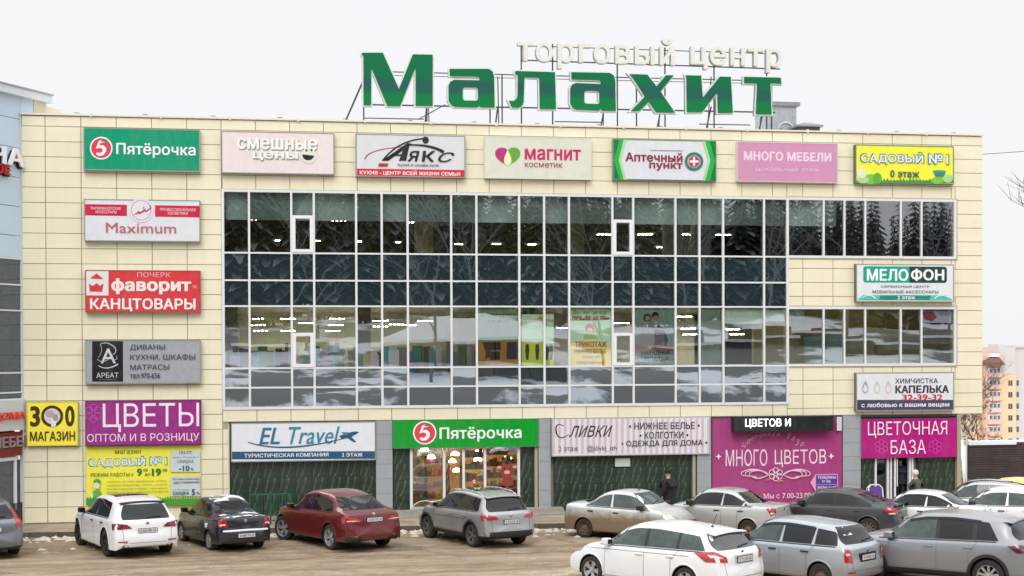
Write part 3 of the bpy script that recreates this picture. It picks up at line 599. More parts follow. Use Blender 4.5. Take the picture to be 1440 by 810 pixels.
sign('sign', 'purple flower sign reading wholesale and retail, lower left', 119.5, 563.6, 283.3, 625, PU, [
    ('t', 'ЦВЕТЫ', (144.5, 567, 280, 607), '#f3e6f2', -.004), ('t', 'ОПТОМ И В РОЗНИЦУ', (122.5, 609.5, 280, 622.5), '#f0dfee', -.001)]+
    [('m', [[(131.5+7*math.cos(R(a))+5.2*math.cos(R(b))*(1 if 1 else 0), 581+8*math.sin(R(a))+5.2*math.sin(R(b))) for b in range(0, 360, 30)], [(131.5+7*math.cos(R(a))+4.3*math.cos(R(b)), 581+8*math.sin(R(a))+4.3*math.sin(R(b))) for b in range(0, 360, 30)]], '#c45fb4') for a in (30, 90, 150, 210, 270, 330)], frame=mat('frame_purple', (.12, .02, .10), .5))
sign('banner', 'large flat yellow garden shop banner with opening hours behind the white car', 120.2, 627.9, 283.6, 712.5, '#f6ee52', [
    ('t', 'магазин', (161.5, 633, 198, 638.5), '#5d7a2e', .02), ('t', 'САДОВЫЙ', (124, 641.3, 205.3, 658.3), '#3f93a0', .06), ('t', 'САДОВЫЙ', (125.4, 642.8, 204, 656.8), '#e4eef4', .02), ('t', '№1', (210, 641.5, 235.5, 654.5), '#3f93a0', .06), ('t', '№1', (211.3, 643, 234.3, 653.3), '#e4eef4', .02),
    ('t', 'РЕЖИМ РАБОТЫ с', (127.5, 665, 188, 670.3), '#4f8a30', .012), ('t', '9', (192.5, 658.8, 199.8, 669.3), '#2f7a34', .05), ('t', '00', (201.5, 659, 208, 663), '#2f7a34', .01), ('t', 'до', (203.5, 665.5, 211.5, 669.5), '#2f7a34', .01), ('t', '19', (213.5, 658.8, 226.5, 669.3), '#2f7a34', .05), ('t', '00', (228.5, 659, 235, 663), '#2f7a34', .01),
    ('t', 'семена, грунты, удобрения, химия,', (150, 675.5, 235, 678), '#7a9a3a', .005), ('t', 'садовый инвентарь, кашпо, шланги,', (150, 680.5, 236, 683), '#7a9a3a', .005), ('t', 'хозяйственные товары, газонокос,', (150, 685.7, 236, 688.2), '#7a9a3a', .005), ('t', 'теплицы, садовые качели и многое другое', (150, 690.7, 236, 693.2), '#7a9a3a', .005),
    ('q', band(240.3, 633.5, 281.3, 663.8, 0), '#cdd8dc', 'colour_band'), ('q', band(240.3, 669.5, 281.5, 698, 0), '#cdd8dc', 'colour_band'),
    ('t', 'ПН-ПТ', (252, 634.5, 270, 638.8), '#4d6a78', .03), ('t', 'акция «Тихие дни»', (242.5, 641.5, 280, 644.6), '#7e959e', 0), ('t', 'СКИДКА', (249.5, 646.5, 272.5, 652), '#4f7a5c', .01), ('t', '-10', (251.5, 654.5, 266.5, 662.7), '#2f6d50', .04), ('t', '%', (268, 657.5, 272, 661.5), '#4f7a5c', .01),
    ('t', 'По пенсионному', (242.5, 672, 280.8, 675.6), '#4d6a78', .01), ('t', 'удостоверению', (244, 677, 280.8, 680.6), '#4d6a78', .01), ('t', 'с 9-12 часов', (243, 687.3, 265.5, 689.8), '#7e959e', 0), ('t', 'СКИДКА', (243, 691.3, 266, 696.8), '#2f6d50', .03), ('t', '5', (269.5, 687.8, 274.3, 696.4), '#2f4f58', .04), ('t', '%', (276, 691.5, 280.8, 695.3), '#4d6a78', .01),
    ('q', circ(136.5, 677, 5, 3.5), '#5ea53a'), ('q', circ(136, 683, 4, 4.5), '#e9e4df'), ('q', [(128, 708), (131, 690), (141, 689), (144, 700), (142, 709)], '#6cb24a'), ('q', [(123, 709), (128, 693), (131, 694), (131, 709)], '#e6e2dd'),
    ('q', grass(121, 282.8, 702, 710.5, 5.5, n=46), '#3f9a3c')], depth=.02, back=.012, frame=mat('banner_edge', (.7, .66, .2), .5), cat='banner')
sign('sign', 'white phone repair sign with a teal and black name block, right column', 1204, 371, 1341.5, 424.8, '#dfe5ea', [
    ('q', [(1214, 376.3), (1216.5, 374.4), (1279, 374.8), (1279, 397.6), (1217, 397.4), (1214, 395)], '#14a08a'), ('q', [(1279, 374.8), (1329, 375.2), (1331.5, 377.5), (1331.5, 395.5), (1329, 397.8), (1279, 397.6)], '#153b3c'),
    ('t', 'МЕЛО', (1219, 378, 1277.5, 395), '#eefaf7', .035), ('t', 'ФОН', (1281, 378, 1328, 395), '#eef4f4', .04), ('t', 'СЕРВИСНЫЙ ЦЕНТР', (1239, 400.5, 1307, 405.3), '#3c5a60', .01), ('t', 'МОБИЛЬНЫЕ АКСЕССУАРЫ', (1227, 408.3, 1319.5, 412.6), '#3c5a60', .01),
    ('q', [(1206, 421.5), (1214, 415), (1330, 415.3), (1339.5, 421.8)], '#4fc0ae', 'colour_band'), ('q', [(1236, 421.5), (1238, 415.2), (1309, 415.4), (1307, 421.6)], '#128a78', 'colour_band'), ('t', '2 этаж', (1262, 415.8, 1287, 421), '#e2f6f2', .02),
    ('q', stroke(bez((1212, 419), (1222, 411), (1232, 420), 8), .8, 1.4), '#e2f6f2'), ('q', stroke(bez((1314, 420), (1324, 411), (1334, 419), 8), 1.4, .8), '#e2f6f2')], housing=mat('housing_olive', (.13, .13, .08), .5))
sign('sign', 'white dry cleaning sign with three drops and a dark strip, right column', 1204, 524, 1341.6, 577.2, '#dfe1e6', [
    ('q', band(1204.5, 562.3, 1341, 577, .0), '#454660', 'colour_band'), ('t', 'ХИМЧИСТКА', (1259, 532, 1319, 539.2), '#3c3f50', .02), ('t', 'КАПЕЛЬКА', (1259, 541.8, 1334.5, 552.8), '#33364a', .05), ('t', '32-39-32', (1269, 554.6, 1325.5, 563), '#c92a41', .03), ('t', 'с любовью к вашим вещам', (1211.5, 566, 1335, 573.5), '#e9e9f2', .03)]+
    [('m', [bez((x, 535), (x-8, 549), (x-1, 552.5), 8)+bez((x+1, 552.5), (x+8, 549), (x, 535), 8), bez((x, 538.5), (x-6, 548.5), (x-1, 551.3), 8)+bez((x+1, 551.3), (x+6, 548.5), (x, 538.5), 8)], c) for x, c in ((1217, '#9ea6b4'), (1233.5, '#bcd0bc'), (1249.5, '#dfc0ba'))], housing=mat('housing_olive', (.13, .13, .08), .5))
# ------------------------------------------------------------------ ground floor shops
BZ = .42
def tiles(px0, px1, z0, z1, Y=.2, ym=680, tw=.56, th=.56):
    a = fac(px0, ym, Y)[0]; b_ = fac(px1, ym, Y)[0]; n = max(1, round((b_-a)/tw)); w_ = (b_-a)/n; k = 0; z = z1
    key = (round(w_, 3),)
    while z > z0+.05:
        h = min(th, z-z0); kk = ('marb', key, round(h, 3))
        if kk not in cache: cache[kk] = MB().box(.004, w_-.004, 0, .03, .004, h-.004).mesh('marble_tile'); cache[kk].materials.append(MARBLE)
        for i in range(n):
            o = bpy.data.objects.new('marble_tile', cache[kk]); C.objects.link(o); o.parent = mall; o.location = (a+i*w_-16, Y+random.uniform(-.001, .001), z-h)
        z -= h
    mp_('tile_backing', MB().box(a-.02, b_+.02, Y+.032, Y+.12, z0, z1), DARKM)
def pillar(px0, px1, Y0=.02, Y1=.4):
    a = fac(px0, 660, Y0)[0]; b_ = fac(px1, 660, Y0)[0]; z = 3.5
    while z > .2:
        h = min(.5, z-.17); o = MB().box(a, b_, Y0, Y1, z-h+.008, z-.002); mp_('pillar_panel', o, GREYP); z -= h
    mp_('pillar_core', MB().box(a+.015, b_-.015, Y0+.015, Y1+.01, .17, 3.498), JOINT)
for a, b_ in ((529, 552), (757.5, 774.5), (980.5, 1000), (1185.5, 1210.5)): pillar(a, b_)
xa = fac(323, 660)[0]; xb = fac(1347, 660)[0]
mp_('wall', MB().box(xa-.02, fac(529, 660)[0], .35, .5, .17, 3.5).box(fac(757, 660)[0], fac(1205, 660)[0], .35, .5, .17, 3.5), JOINT)
mp_('lintel', MB().box(5.87, xb, .03, .5, 3.42, 3.495), DARKM)
mp_('jamb', MB().box(5.845, 5.875, .03, .5, .17, 3.42), CREAM)
tiles(324, 529, .17, 2.15); tiles(553, 577.5, BZ, 2.55); tiles(730, 752, BZ, 2.55); tiles(780, 972, .35, 2.3); tiles(1211, 1231, .2, 2.3); tiles(1291, 1346, .2, 2.3)
FR = mat('aluminium_grey_frame', (.50, .52, .53), .4)
def jambbar(px, z0, z1, w_=.045, Y=.1, m=ALU): X = fac(px, 680, Y)[0]; mp_('window_frame', MB().box(X-w_, X+w_, Y-.02, Y+.14, z0, z1), m)
for px in (578.5, 624.5, 652, 682, 729.5): jambbar(px, BZ, 2.6)
for px in (754, 976): jambbar(px, .3, 2.5, .05, .05, mat('brass_edge', (.40, .36, .25), .4))
Xs = [fac(p, 680, .1)[0] for p in (578.5, 624.5, 652, 682, 729.5)]
mp_('window_frame', MB().box(Xs[0], Xs[4], .06, .24, 2.52, 2.62).box(Xs[0], Xs[4], .06, .24, BZ, BZ+.09), FR)
for i in range(4): mp_('shop_pane', MB().box(Xs[i]+.045, Xs[i+1]-.045, .14, .15, BZ+.09, 2.52), SHOPGLASS)
mp_('plinth', MB().box(fac(552, 720)[0], fac(1000, 720)[0], -.62, .5, .12, BZ-.16).box(fac(552, 720)[0], fac(790, 720)[0], -.35, .5, BZ-.16, BZ-.01), CONC)
mp_('plinth', MB().box(5.86, 11.1, .0, .5, .12, .30), CONC)
# grocery interior
gi = MB().box(Xs[0]-1.2, Xs[4]+1.2, 6, 6.1, .2, 3.4).box(Xs[0]-1.25, Xs[0]-1.2, .52, 6, .2, 3.4).box(Xs[4]+1.2, Xs[4]+1.25, .52, 6, .2, 3.4)
mp_('interior_wall', gi, mat('grocery_wall', (.45, .30, .17), .8, noise=.4, nscale=1.2)); mp_('interior_floor', MB().box(Xs[0]-1.2, Xs[4]+1.2, .52, 6, .3, .4), mat('grocery_floor', (.4, .33, .26), .3))
mp_('interior_ceiling', MB().box(Xs[0]-1.2, Xs[4]+1.2, .52, 6, 3.2, 3.3), mat('grocery_ceiling', (.5, .45, .4), .8))
WARM = mat('lit_warm_lamp', (1, .75, .4), .5, emit=32, emitcol=(1, .68, .34))
for i, (px, py, Y) in enumerate(((597, 634, 2), (640, 640, 3), (671, 638, 3), (636, 650, 4), (642, 663, 5), (606, 644, 4), (672, 648, 5), (714, 645, 5))):
    X, Z = fac(px, py, Y); r_ = thing('pendant_lamp', 'warm glowing lamp hanging inside the grocery behind the glass', 'lamp', (X, Y, Z), 0, 'warm lamps inside the grocery')
    MB().lathe([(0, .0), (.16, .0), (.11, .1), (.03, .13)], 'z', n=10).build('lamp_shade', WARM, r_); MB().bar((0, 0, .12), (0, 0, 3.19-Z), .008, 4).build('cord', DARKM, r_)
random.seed(5)
GC = [mat('goods_%d' % i, c, .5) for i, c in enumerate([(.5, .08, .05), (.6, .4, .08), (.1, .25, .35), (.45, .42, .38), (.12, .3, .1), (.35, .12, .3), (.7, .3, .1), (.2, .13, .08)])]
SHM = mat('shelf_wood', (.33, .22, .13), .6)
for i in range(7):
    X = Xs[0]-.6+i*.98; Y = 1.6+(i % 3)*1.25; t = thing('store_shelf', 'shelf of colourful goods behind the grocery window, ' + ['far left', 'left', 'behind the first mullion', 'behind the door', 'centre right', 'behind the red bull sticker', 'far right'][i], 'shelf', (X, Y, .4))
    s = MB(); g = MB()
    for k in range(5):
        s.box(-.43, .43, -.2, .2, k*.42, k*.42+.03)
        x = -.42
        while x < .38:
            ww = random.uniform(.06, .14); g.box(x, x+ww*.9, -.18, random.uniform(-.05, .1), k*.42+.03, k*.42+random.uniform(.14, .34), random.randrange(8)); x += ww
    s.box(-.45, -.43, -.2, .2, 0, 1.9).box(.43, .45, -.2, .2, 0, 1.9); s.build('shelf_frame', SHM, t); g.build('goods', GC, t, kind='stuff')
# red bull sticker and entry roundel on the glass
st = tag(put('window_sticker', upright(curve_mesh([[fac(x, y, .13) for x, y in pts] for pts in ([(705, 655), (707, 651), (709, 650), (711, 653), (716, 653), (718, 650), (720, 651), (722, 655), (722, 667), (718, 670), (721, 683), (706, 683), (708, 670), (704, 667)],)]), .13), flat('#94403a'), None), 'red cartoon bull sticker on the right shop pane', 'sticker')
st.name = 'window_sticker'
px_polys(st, [circ(702.5, 657, 3.2, 1.8), circ(724, 656.5, 3.2, 1.8), circ(713, 664, 4.2, 2.6)], '#e0a89a', .127, 'marking'); px_polys(st, [circ(709.5, 659.5, 1.1), circ(717, 659.5, 1.1), [(704, 683), (711, 683), (711, 686), (704, 686)], [(715, 683), (722, 683), (722, 686), (715, 686)]], '#2c1614', .127, 'marking')
st2 = tag(put('window_sticker', upright(curve_mesh([[fac(x, y, .13) for x, y in circ(667, 677, 3.6)], [fac(x, y, .13) for x, y in circ(667, 677, 2.4)]]), .13), flat('#c8333a'), None), 'small round red ring sticker on the glass door', 'sticker')
px_polys(st2, [circ(667, 677, 2.4), ], '#efe9e4', .1301, 'marking'); px_polys(st2, [[(665, 676.4), (668, 676.4), (668, 675.2), (669.6, 677), (668, 678.8), (668, 677.6), (665, 677.6)]], '#c8333a', .127, 'marking')
FRD = mat('frame_green', (.03, .28, .06), .5)
sign('sign', 'white travel agency sign with a blue swoosh and an aeroplane', 324.5, 594.8, 528.5, 647, '#e3e7ee', [
    ('q', band(325.2, 635.2, 527.8, 646, -.004), '#2c567b', 'colour_band'), ('t', 'EL', (364.5, 601.5, 393.5, 625), '#3b7397', .02, .25), ('t', 'Travel', (406, 600, 478, 624.5), '#3f8aa0', .012, .3),
    ('q', stroke(bez((348.5, 621.5), (400, 640), (497, 613), 16), 1.2, 2.2, .8), '#2c5474'), ('q', [(477, 613), (487, 609.5), (499, 606.5), (505, 607.5), (500, 611), (493, 613.5), (501, 621), (497, 621.5), (487, 615), (480, 617)], '#2c5474'), ('q', [(479, 607.5), (492, 608), (496, 607), (486, 612)], '#3f8aa0'),
    ('t', 'ТУРИСТИЧЕСКАЯ КОМПАНИЯ', (343.5, 637.3, 462, 642.8), '#dfe8f1', .03), ('t', '2 ЭТАЖ', (480.5, 636.8, 510, 642.3), '#dfe8f1', .03)], depth=.30, back=-.28)
sign('sign', 'bright green grocery sign above the glass shop front', 552.6, 590.5, 757, 628, '#089a2e', five(597.3, 608.6, 16.5, '#0c8a33')+[('t', 'Пятёрочка', (618, 600, 733.5, 621), '#eef6ee', .026)], depth=.26, back=-.2, frame=FRD)
sx_ = []
for i in range(28): a = 777+i*8.05; sx_.append([(a, 588.3), (a+3.4, 588.3), (a+3.4, 637.8), (a, 637.8)])
sign('sign', 'pale pinstriped lingerie sign with a cursive name, above the marble wall', 775.6, 587.8, 999, 638.6, '#e3dfe4', [('m', sx_, '#cdbdc4'),
    ('q', stroke(bez((793, 599), (779, 592), (782.5, 609), 10)+bez((782.5, 609), (786, 621), (800, 611), 8), .9, 2.2, 1.), '#353238'), ('t', 'ливки', (800, 598.5, 861.5, 614.5), '#353238', .0, .45),
    ('t', '2 этаж', (785.5, 627.5, 813.5, 634.5), '#4a4850', .004), ('t', '@slivki_izh', (826, 626.3, 867, 635.5), '#4a4850', -.004),
    ('t', '• НИЖНЕЕ БЕЛЬЕ •', (884.5, 594, 984, 603.5), '#3e444e', .016), ('t', '• КОЛГОТКИ •', (899.5, 607, 968, 616.8), '#3e444e', .016), ('t', '• ОДЕЖДА ДЛЯ ДОМА •', (874, 619, 994.5, 628.5), '#3e444e', .016)], depth=.26, back=-.2, frame=mat('frame_steel', (.4, .4, .42), .4))
mp_('notice_board', MB().box(*[fac(p, 650, .15)[0] for p in (865, 886)], .13, .195, fac(875, 656, .15)[1], fac(875, 644.5, .15)[1]), flat('#c6cccb'))
# pink printed shutter wall
PK = '#a8407f'
pw = sign('shutter_wall', 'magenta shutter wall printed with many flowers lettering and an ornament', 1001, 587.8, 1184.5, 724, PK, [
    ('t', 'МНОГО', (1020.5, 632, 1079, 655.5), '#f0dbe8', .0), ('t', 'ЦВЕТОВ', (1089.5, 632, 1161.8, 656.5), '#f0dbe8', .0),
    ('t', 'ц', (1043, 622, 1050, 630), '#d9a5b8', -.01, .4), ('t', 'в', (1050, 617, 1055.5, 624), '#d9a5b8', -.01, .4), ('t', 'е', (1056, 613.8, 1061, 619.5), '#d9a5b8', -.01, .4), ('t', 'т', (1062, 611.5, 1067, 617), '#d9a5b8', -.01, .4), ('t', 'о', (1068, 610, 1072.5, 615), '#d9a5b8', -.01, .4), ('t', 'ч', (1073.5, 609, 1078, 614), '#d9a5b8', -.01, .4), ('t', 'н', (1079, 608.7, 1084, 613.4), '#d9a5b8', -.01, .4), ('t', 'а', (1085, 608.6, 1090, 613.4), '#d9a5b8', -.01, .4), ('t', 'я', (1091, 609, 1097, 613.8), '#d9a5b8', -.01, .4),
    ('t', 'б', (1107, 608, 1112, 616.5), '#d9a5b8', -.01, .4), ('t', 'а', (1113, 614, 1118, 619.5), '#d9a5b8', -.01, .4), ('t', 'з', (1118.5, 617.5, 1124, 626.5), '#d9a5b8', -.01, .4), ('t', 'а', (1125, 621.5, 1131, 627), '#d9a5b8', -.01, .4),
    ('q', [(1010.5, 637.5), (1012, 641), (1015.5, 642), (1012, 643), (1010.5, 646.5), (1009, 643), (1005.5, 642), (1009, 641)], '#f0dbe8'), ('q', [(1169, 637), (1170.5, 640.5), (1174, 641.5), (1170.5, 642.5), (1169, 646), (1167.5, 642.5), (1164, 641.5), (1167.5, 640.5)], '#f0dbe8')]+
    [('m', [[(1091+6*math.cos(R(a))+4.4*math.cos(R(b)), 667+5.6*math.sin(R(a))+4.2*math.sin(R(b))) for b in range(0, 360, 30)], [(1091+6*math.cos(R(a))+3.5*math.cos(R(b)), 667+5.6*math.sin(R(a))+3.3*math.sin(R(b))) for b in range(0, 360, 30)]], '#f2e2ec') for a in (30, 90, 150, 210, 270, 330)]+
    [('q', stroke(bez((1081, 668), (1062+k*5, 654+k*2), (1043+k*6, 664), 9)+bez((1043+k*6, 664), (1040+k*5, 671), (1056+k*4, 669+k*.6), 7), 1.6, .8), '#e8cede') for k in (0, 1, 2)]+
    [('q', stroke(bez((1101, 668), (1120-k*5, 654+k*2), (1139-k*6, 664), 9)+bez((1139-k*6, 664), (1142-k*5, 671), (1126-k*4, 669+k*.6), 7), 1.6, .8), '#e8cede') for k in (0, 1, 2)]+
    [('q', stroke(bez((1058, 670), (1066, 676), (1080, 668), 7), 2.2, .9), '#e8cede'), ('q', stroke(bez((1124, 670), (1116, 676), (1102, 668), 7), 2.2, .9), '#e8cede'), ('q', stroke([(1077, 675), (1083, 674)], 1.2), '#c98a4a'), ('q', stroke([(1094, 677), (1101, 675.5)], 1.2), '#c9a06a'),
     ('t', 'Мы с 7.00-23.00', (1074, 693, 1140.5, 700.8), '#ecd3e2', .008)], depth=.12, back=-.15, frame=mat('frame_plum', (.2, .04, .12), .5))
for k in range(22): 
    z = .35+k*.142
    if z < 3.4: MB().box(fac(1002, 650, .02)[0]-pw.location.x, fac(1183.5, 650, .02)[0]-pw.location.x, -.0012, .0, z, z+.008).build('shutter_groove', flat('#7d2c5d'), pw) if False else None
sign('led_sign', 'black hanging LED board with glowing white letters over the magenta wall', 1032, 586.2, 1172, 606, '#22252b', [], depth=.3, back=.05, frame=mat('black_box', (.012, .013, .016), .4), housing=mat('black_box', (.012, .013, .016), .4))
led = bpy.data.objects['led_sign']; fit_text(led, 'ЦВЕТОВ И', 1048, 588.7, 1112, 602, None, -.36, .018, 0, mat('lit_led', (1, 1, 1), .5, emit=1.0, emitcol=(.95, 1, .98)))
sign('floodlight', 'small white upright lamp box under the band beside the pillar', 1177, 586.5, 1183.5, 605.5, '#d0cfc6', [], depth=.12, back=.0, cat='lamp', frame=ALU)
sign('price_sign', 'small violet arrow sign with tulip and rose prices on the magenta wall', 1146, 667, 1178.5, 690.8, '#5a3c96', [('q', [(1146.2, 667.5), (1139.5, 679), (1146.2, 690)], '#e7a3c4'), ('t', 'ТЮЛЬПАНЫ', (1150, 669.3, 1175.5, 673.3), '#ece4f4', .03), ('t', 'от 25р.', (1156, 674.5, 1168.5, 679.5), '#ece4f4', .02), ('q', band(1148, 681, 1177, 681.7, 0), '#b9a6dc'), ('t', 'РОЗЫ от 50', (1150, 683.5, 1176, 688.3), '#ece4f4', .03)], depth=.05, back=-.02, frame=mat('frame_pink', (.7, .32, .5), .5))
def petals(cx, cy, r): return [[(cx+r*math.cos(R(a))+r*.62*math.cos(R(b)), cy+r*math.sin(R(a))+r*.62*math.sin(R(b))) for b in range(0, 360, 30)] for a in (30, 90, 150, 210, 270, 330)], [[(cx+r*math.cos(R(a))+r*.48*math.cos(R(b)), cy+r*math.sin(R(a))+r*.48*math.sin(R(b))) for b in range(0, 360, 30)] for a in (30, 90, 150, 210, 270, 330)]
pi_ = []
for cx in (1239.5, 1315):
    A_, B_ = petals(cx, 628, 6.2)
    for p, q in zip(A_, B_): pi_.append(('m', [p, q], '#d157ac'))
sign('sign', 'vivid magenta flower base sign above the corner shop door', 1211.3, 589.2, 1345.7, 642.6, '#b4107e', pi_+[('t', 'ЦВЕТОЧНАЯ', (1220.5, 592.3, 1332, 615.5), '#f3dcec', -.004), ('t', 'БАЗА', (1252.5, 618.5, 1302, 638.5), '#f3dcec', .0)], depth=.3, back=-.25, frame=mat('frame_magenta', (.3, .01, .17), .5))
# corner shop front
for px in (1231.5, 1248.5, 1253, 1279.5, 1283): jambbar(px, .2, 2.35, .03, .12, mat('white_pvc', (.80, .81, .83), .3))
XA, XB_, XC, XD = [fac(p, 680, .2)[0] for p in (1232, 1248, 1254, 1279)]
mp_('shop_pane', MB().box(XA, XB_, .2, .21, .25, 2.3), SHOPGLASS); mp_('shop_header', MB().box(fac(1231, 650, .1)[0], fac(1291, 650, .1)[0], .1, .3, 2.28, 2.45), ALU)
mp_('door_handle', MB().box(XC+.12, XC+.15, .02, .05, .9, 1.9), ALU); mp_('door_leaf', MB().box(XC+.04, XC+.10, .06, .12, .25, 2.25), mat('white_pvc', (.80, .81, .83), .3))
mp_('wall', MB().box(fac(1205, 660)[0], XA-.02, .35, .5, .17, 3.5).box(XD+.02, xb, .35, .5, .17, 3.5).box(XA-.02, XD+.02, .35, .5, 2.45, 3.5), JOINT)
mp_('interior_wall', MB().box(XA-1, XD+1, 2.6, 2.7, .1, 3.3), mat('flower_shop_wall', (.06, .055, .05), .8, noise=.5, nscale=3)); mp_('interior_floor', MB().box(XA-1, XD+1, .5, 2.6, .1, .2), CONC)
mp_('wall', MB().box(xb-.02, xb+.13, .02, .6, .17, 3.5), JOINT)
ab = thing('a_board', 'small folding violet street board with a white frame by the corner shop', 'street board', (*fac(1230, 697, -.9)[:1], -.9, .2))
for s in (-1, 1): 
    MB().path([(-.26, s*.25, 0), (-.26, s*.06, .75), (-.16, s*.02, .86), (.16, s*.02, .86), (.26, s*.06, .75), (.26, s*.25, 0)], .022).build('frame', ALU, ab); b_ = MB().quad((-.24, s*.2, .2), (.24, s*.2, .2), (.24, s*.05, .8), (-.24, s*.05, .8)); b_.build('board', flat('#5b3a8c'), ab)

# posters behind the middle band of glass
def poster(label, x0, y0, x1, y1, col, items, Y=.10):
    X0 = fac(x0, y0, Y)[0]; X1 = fac(x1, y1, Y)[0]; Z1 = fac((x0+x1)/2, y0, Y)[1]; Z0 = fac((x0+x1)/2, y1, Y)[1]
    t = tag(box('poster', flat(col), X0, X1, Y, Y+.012, Z0, Z1), label, 'poster'); k = 0
    for it in items:
        k += 1; y_ = Y-.002-.002*k
        if it[0] == 't': fit_text(t, it[1], *it[2], it[3], y_, *(it[4:6]))
        else: px_poly(t, it[1], it[2], y_, 'picture')
    return t
poster('green and yellow outerwear poster for children in the third window bay group', 671, 433, 729.5, 516, '#b8dcae', [('q', [(671.5, 480), (729, 480), (729, 515.5), (671.5, 515.5)], '#f6b312'), ('t', 'ВЕРХНЯЯ ОДЕЖДА', (674.5, 441, 725, 446.5), '#a03434', .03, .2), ('t', 'ДЛЯ ДЕТЕЙ', (685.5, 449, 716, 454), '#a03434', .03), ('q', [(678, 481), (704, 481), (704, 492), (690, 493), (694, 506), (687, 502), (682, 506), (683, 495)], '#2a1c16'), ('q', [(689, 494), (703, 494), (703, 506), (689, 506)], '#2e211c'), ('q', [(713, 481), (727, 481), (727, 505), (712, 505)], '#3c3440')])
poster('pale green poster with dark silhouettes spanning a window mullion', 733.5, 442, 779, 516, '#bfe0b5', [('q', [(734, 482), (778.5, 482), (778.5, 515.5), (734, 515.5)], '#c9d63c'), ('t', 'ЛУЧШЕЕ ДЕТЯМ', (734.5, 449, 778, 454), '#a03434', .02), ('q', circ(760, 448, 3.5), '#c99a34')]+[('q', [(x-2, 484), (x+2, 484), (x+3, 492), (x+1.5, 506), (x-1.5, 506), (x-3, 492)], '#2c3326') for x in (741.5, 755.5, 769, 775)])
poster('bright poster with a red-haired child and yellow waves beside the sash window', 800.5, 433.5, 861, 515, '#b9deb2', [('q', [(801, 482), (830, 478), (860.5, 486), (860.5, 514.5), (801, 514.5)], '#f2d51c'), ('t', 'Детская одежда', (806, 436.5, 853, 442), '#7a5a4a', .01), ('t', 'ЛУЧШЕЕ ДЕТЯМ', (803.5, 444.5, 856, 451), '#b02a2a', .05), ('q', circ(829.5, 461.5, 6.5), '#c62a30'), ('q', circ(829.5, 465, 4.2), '#e8c4a0'), ('q', [(820, 476), (824, 468), (835, 468), (840, 476)], '#8fbf3f'), ('t', 'ТРИКОТАЖ', (808.5, 480, 853.5, 488), '#9c2430', .05), ('t', 'НИЖНЕЕ БЕЛЬЕ', (808, 491, 852, 497), '#a85a20', .03), ('t', 'товары для', (817.5, 500, 844, 504.5), '#a85a20', .01), ('t', 'новорожденных', (811, 508, 849, 513), '#b03a28', .03)])
poster('pale teal fashion poster of a couple, right of the sash window', 892.5, 434, 947.5, 513.5, '#bfe0d4', [('q', [(893, 484), (947, 486), (947, 494), (893, 492)], '#e39a90'), ('q', circ(910.5, 447, 6), '#6a4a38'), ('q', circ(911, 447.5, 3.6), '#e3c0a8'), ('q', [(903, 452), (918, 452), (921, 470), (919, 488), (903, 487), (901, 468)], '#c9d2cc'), ('q', circ(921.5, 443.5, 5), '#2a1f1c'), ('q', circ(922.5, 447, 3.6), '#d8b090'), ('q', [(920, 462), (934, 465), (940, 478), (936, 486), (921, 486)], '#22242c'), ('q', [(924, 460), (932, 462), (928, 456)], '#4a3a38'), ('q', [(919, 482), (939, 486), (919, 489)], '#a8202c'), ('t', 'НАРЯДНЫЕ', (902, 493, 943, 499.5), '#33505a', .02), ('t', 'ПЛАТЬЯ', (907, 502, 940, 508.5), '#3a5a80', .02)])
poster('tall pale mint blank board in the bay right of the couple poster', 986, 434, 1013, 516, '#b9d6c9', [])
poster('wide pale mint fascia board across two bays near the right end', 1018.5, 435, 1073, 455, '#bcd0c2', []); poster('pale mint blind at the top of the bay left of the ochre room', 1076, 436, 1106, 452, '#b5c9bd', [])
poster('pale mint blind at the top left of the ochre room', 1109, 436, 1131, 449, '#b5c9bd', [])
poster('red and white notice in the top corner of the last middle window', 1291, 437, 1338, 454, '#a9b0c8', [('q', [(1297, 439), (1312, 438), (1318, 446), (1311, 452), (1300, 449)], '#8f3a48'), ('t', 'скидки', (1319, 439.5, 1336, 445), '#a0486a', .01)])
poster('pale teal cabinet front glimpsed in the ochre room left part', 1131, 474, 1157, 513, '#9fb8ae', [], 2.9); poster('pale teal cabinet front glimpsed in the ochre room right part', 1163, 474, 1184, 513, '#9fb8ae', [], 2.9); poster('amber panel on the ochre room wall', 1131, 454, 1155, 472, '#c98a1c', [], 3.1)  # the amber panel is a flat print colour
random.seed(21)
gc2 = ['#3d7f86', '#5a8f9a', '#c9c4bd', '#7a4a78', '#a33a38', '#4a7a3a', '#c9b83a', '#2a2a30', '#b9a6c4', '#d8d4cc', '#8a6a3a', '#51a3a8']
cs = thing('clothes_rails', 'jumble of coloured clothes and boxes along the middle floor windows', 'clothes', (*fac(500, 500, 1.2)[:1], 1.2, 5.26)); x = 318; k = 0
GM = [flat(c) for c in gc2]; gg = MB()
while x < 668:
    w_ = random.uniform(4, 17); top = random.uniform(478, 500); Y = random.uniform(.5, 1.6); a = fac(x, 490, Y)[0]-cs.location.x; b_ = fac(x+w_, 490, Y)[0]-cs.location.x
    gg.box(a, b_-.01, Y-1.2, Y-1.0, 0, fac(x, top, Y)[1]-5.26, random.randrange(12)); x += w_*.85
gg.build('clothes', GM, cs, kind='stuff')
pw2 = [(328, 545, '#e8eaee')]

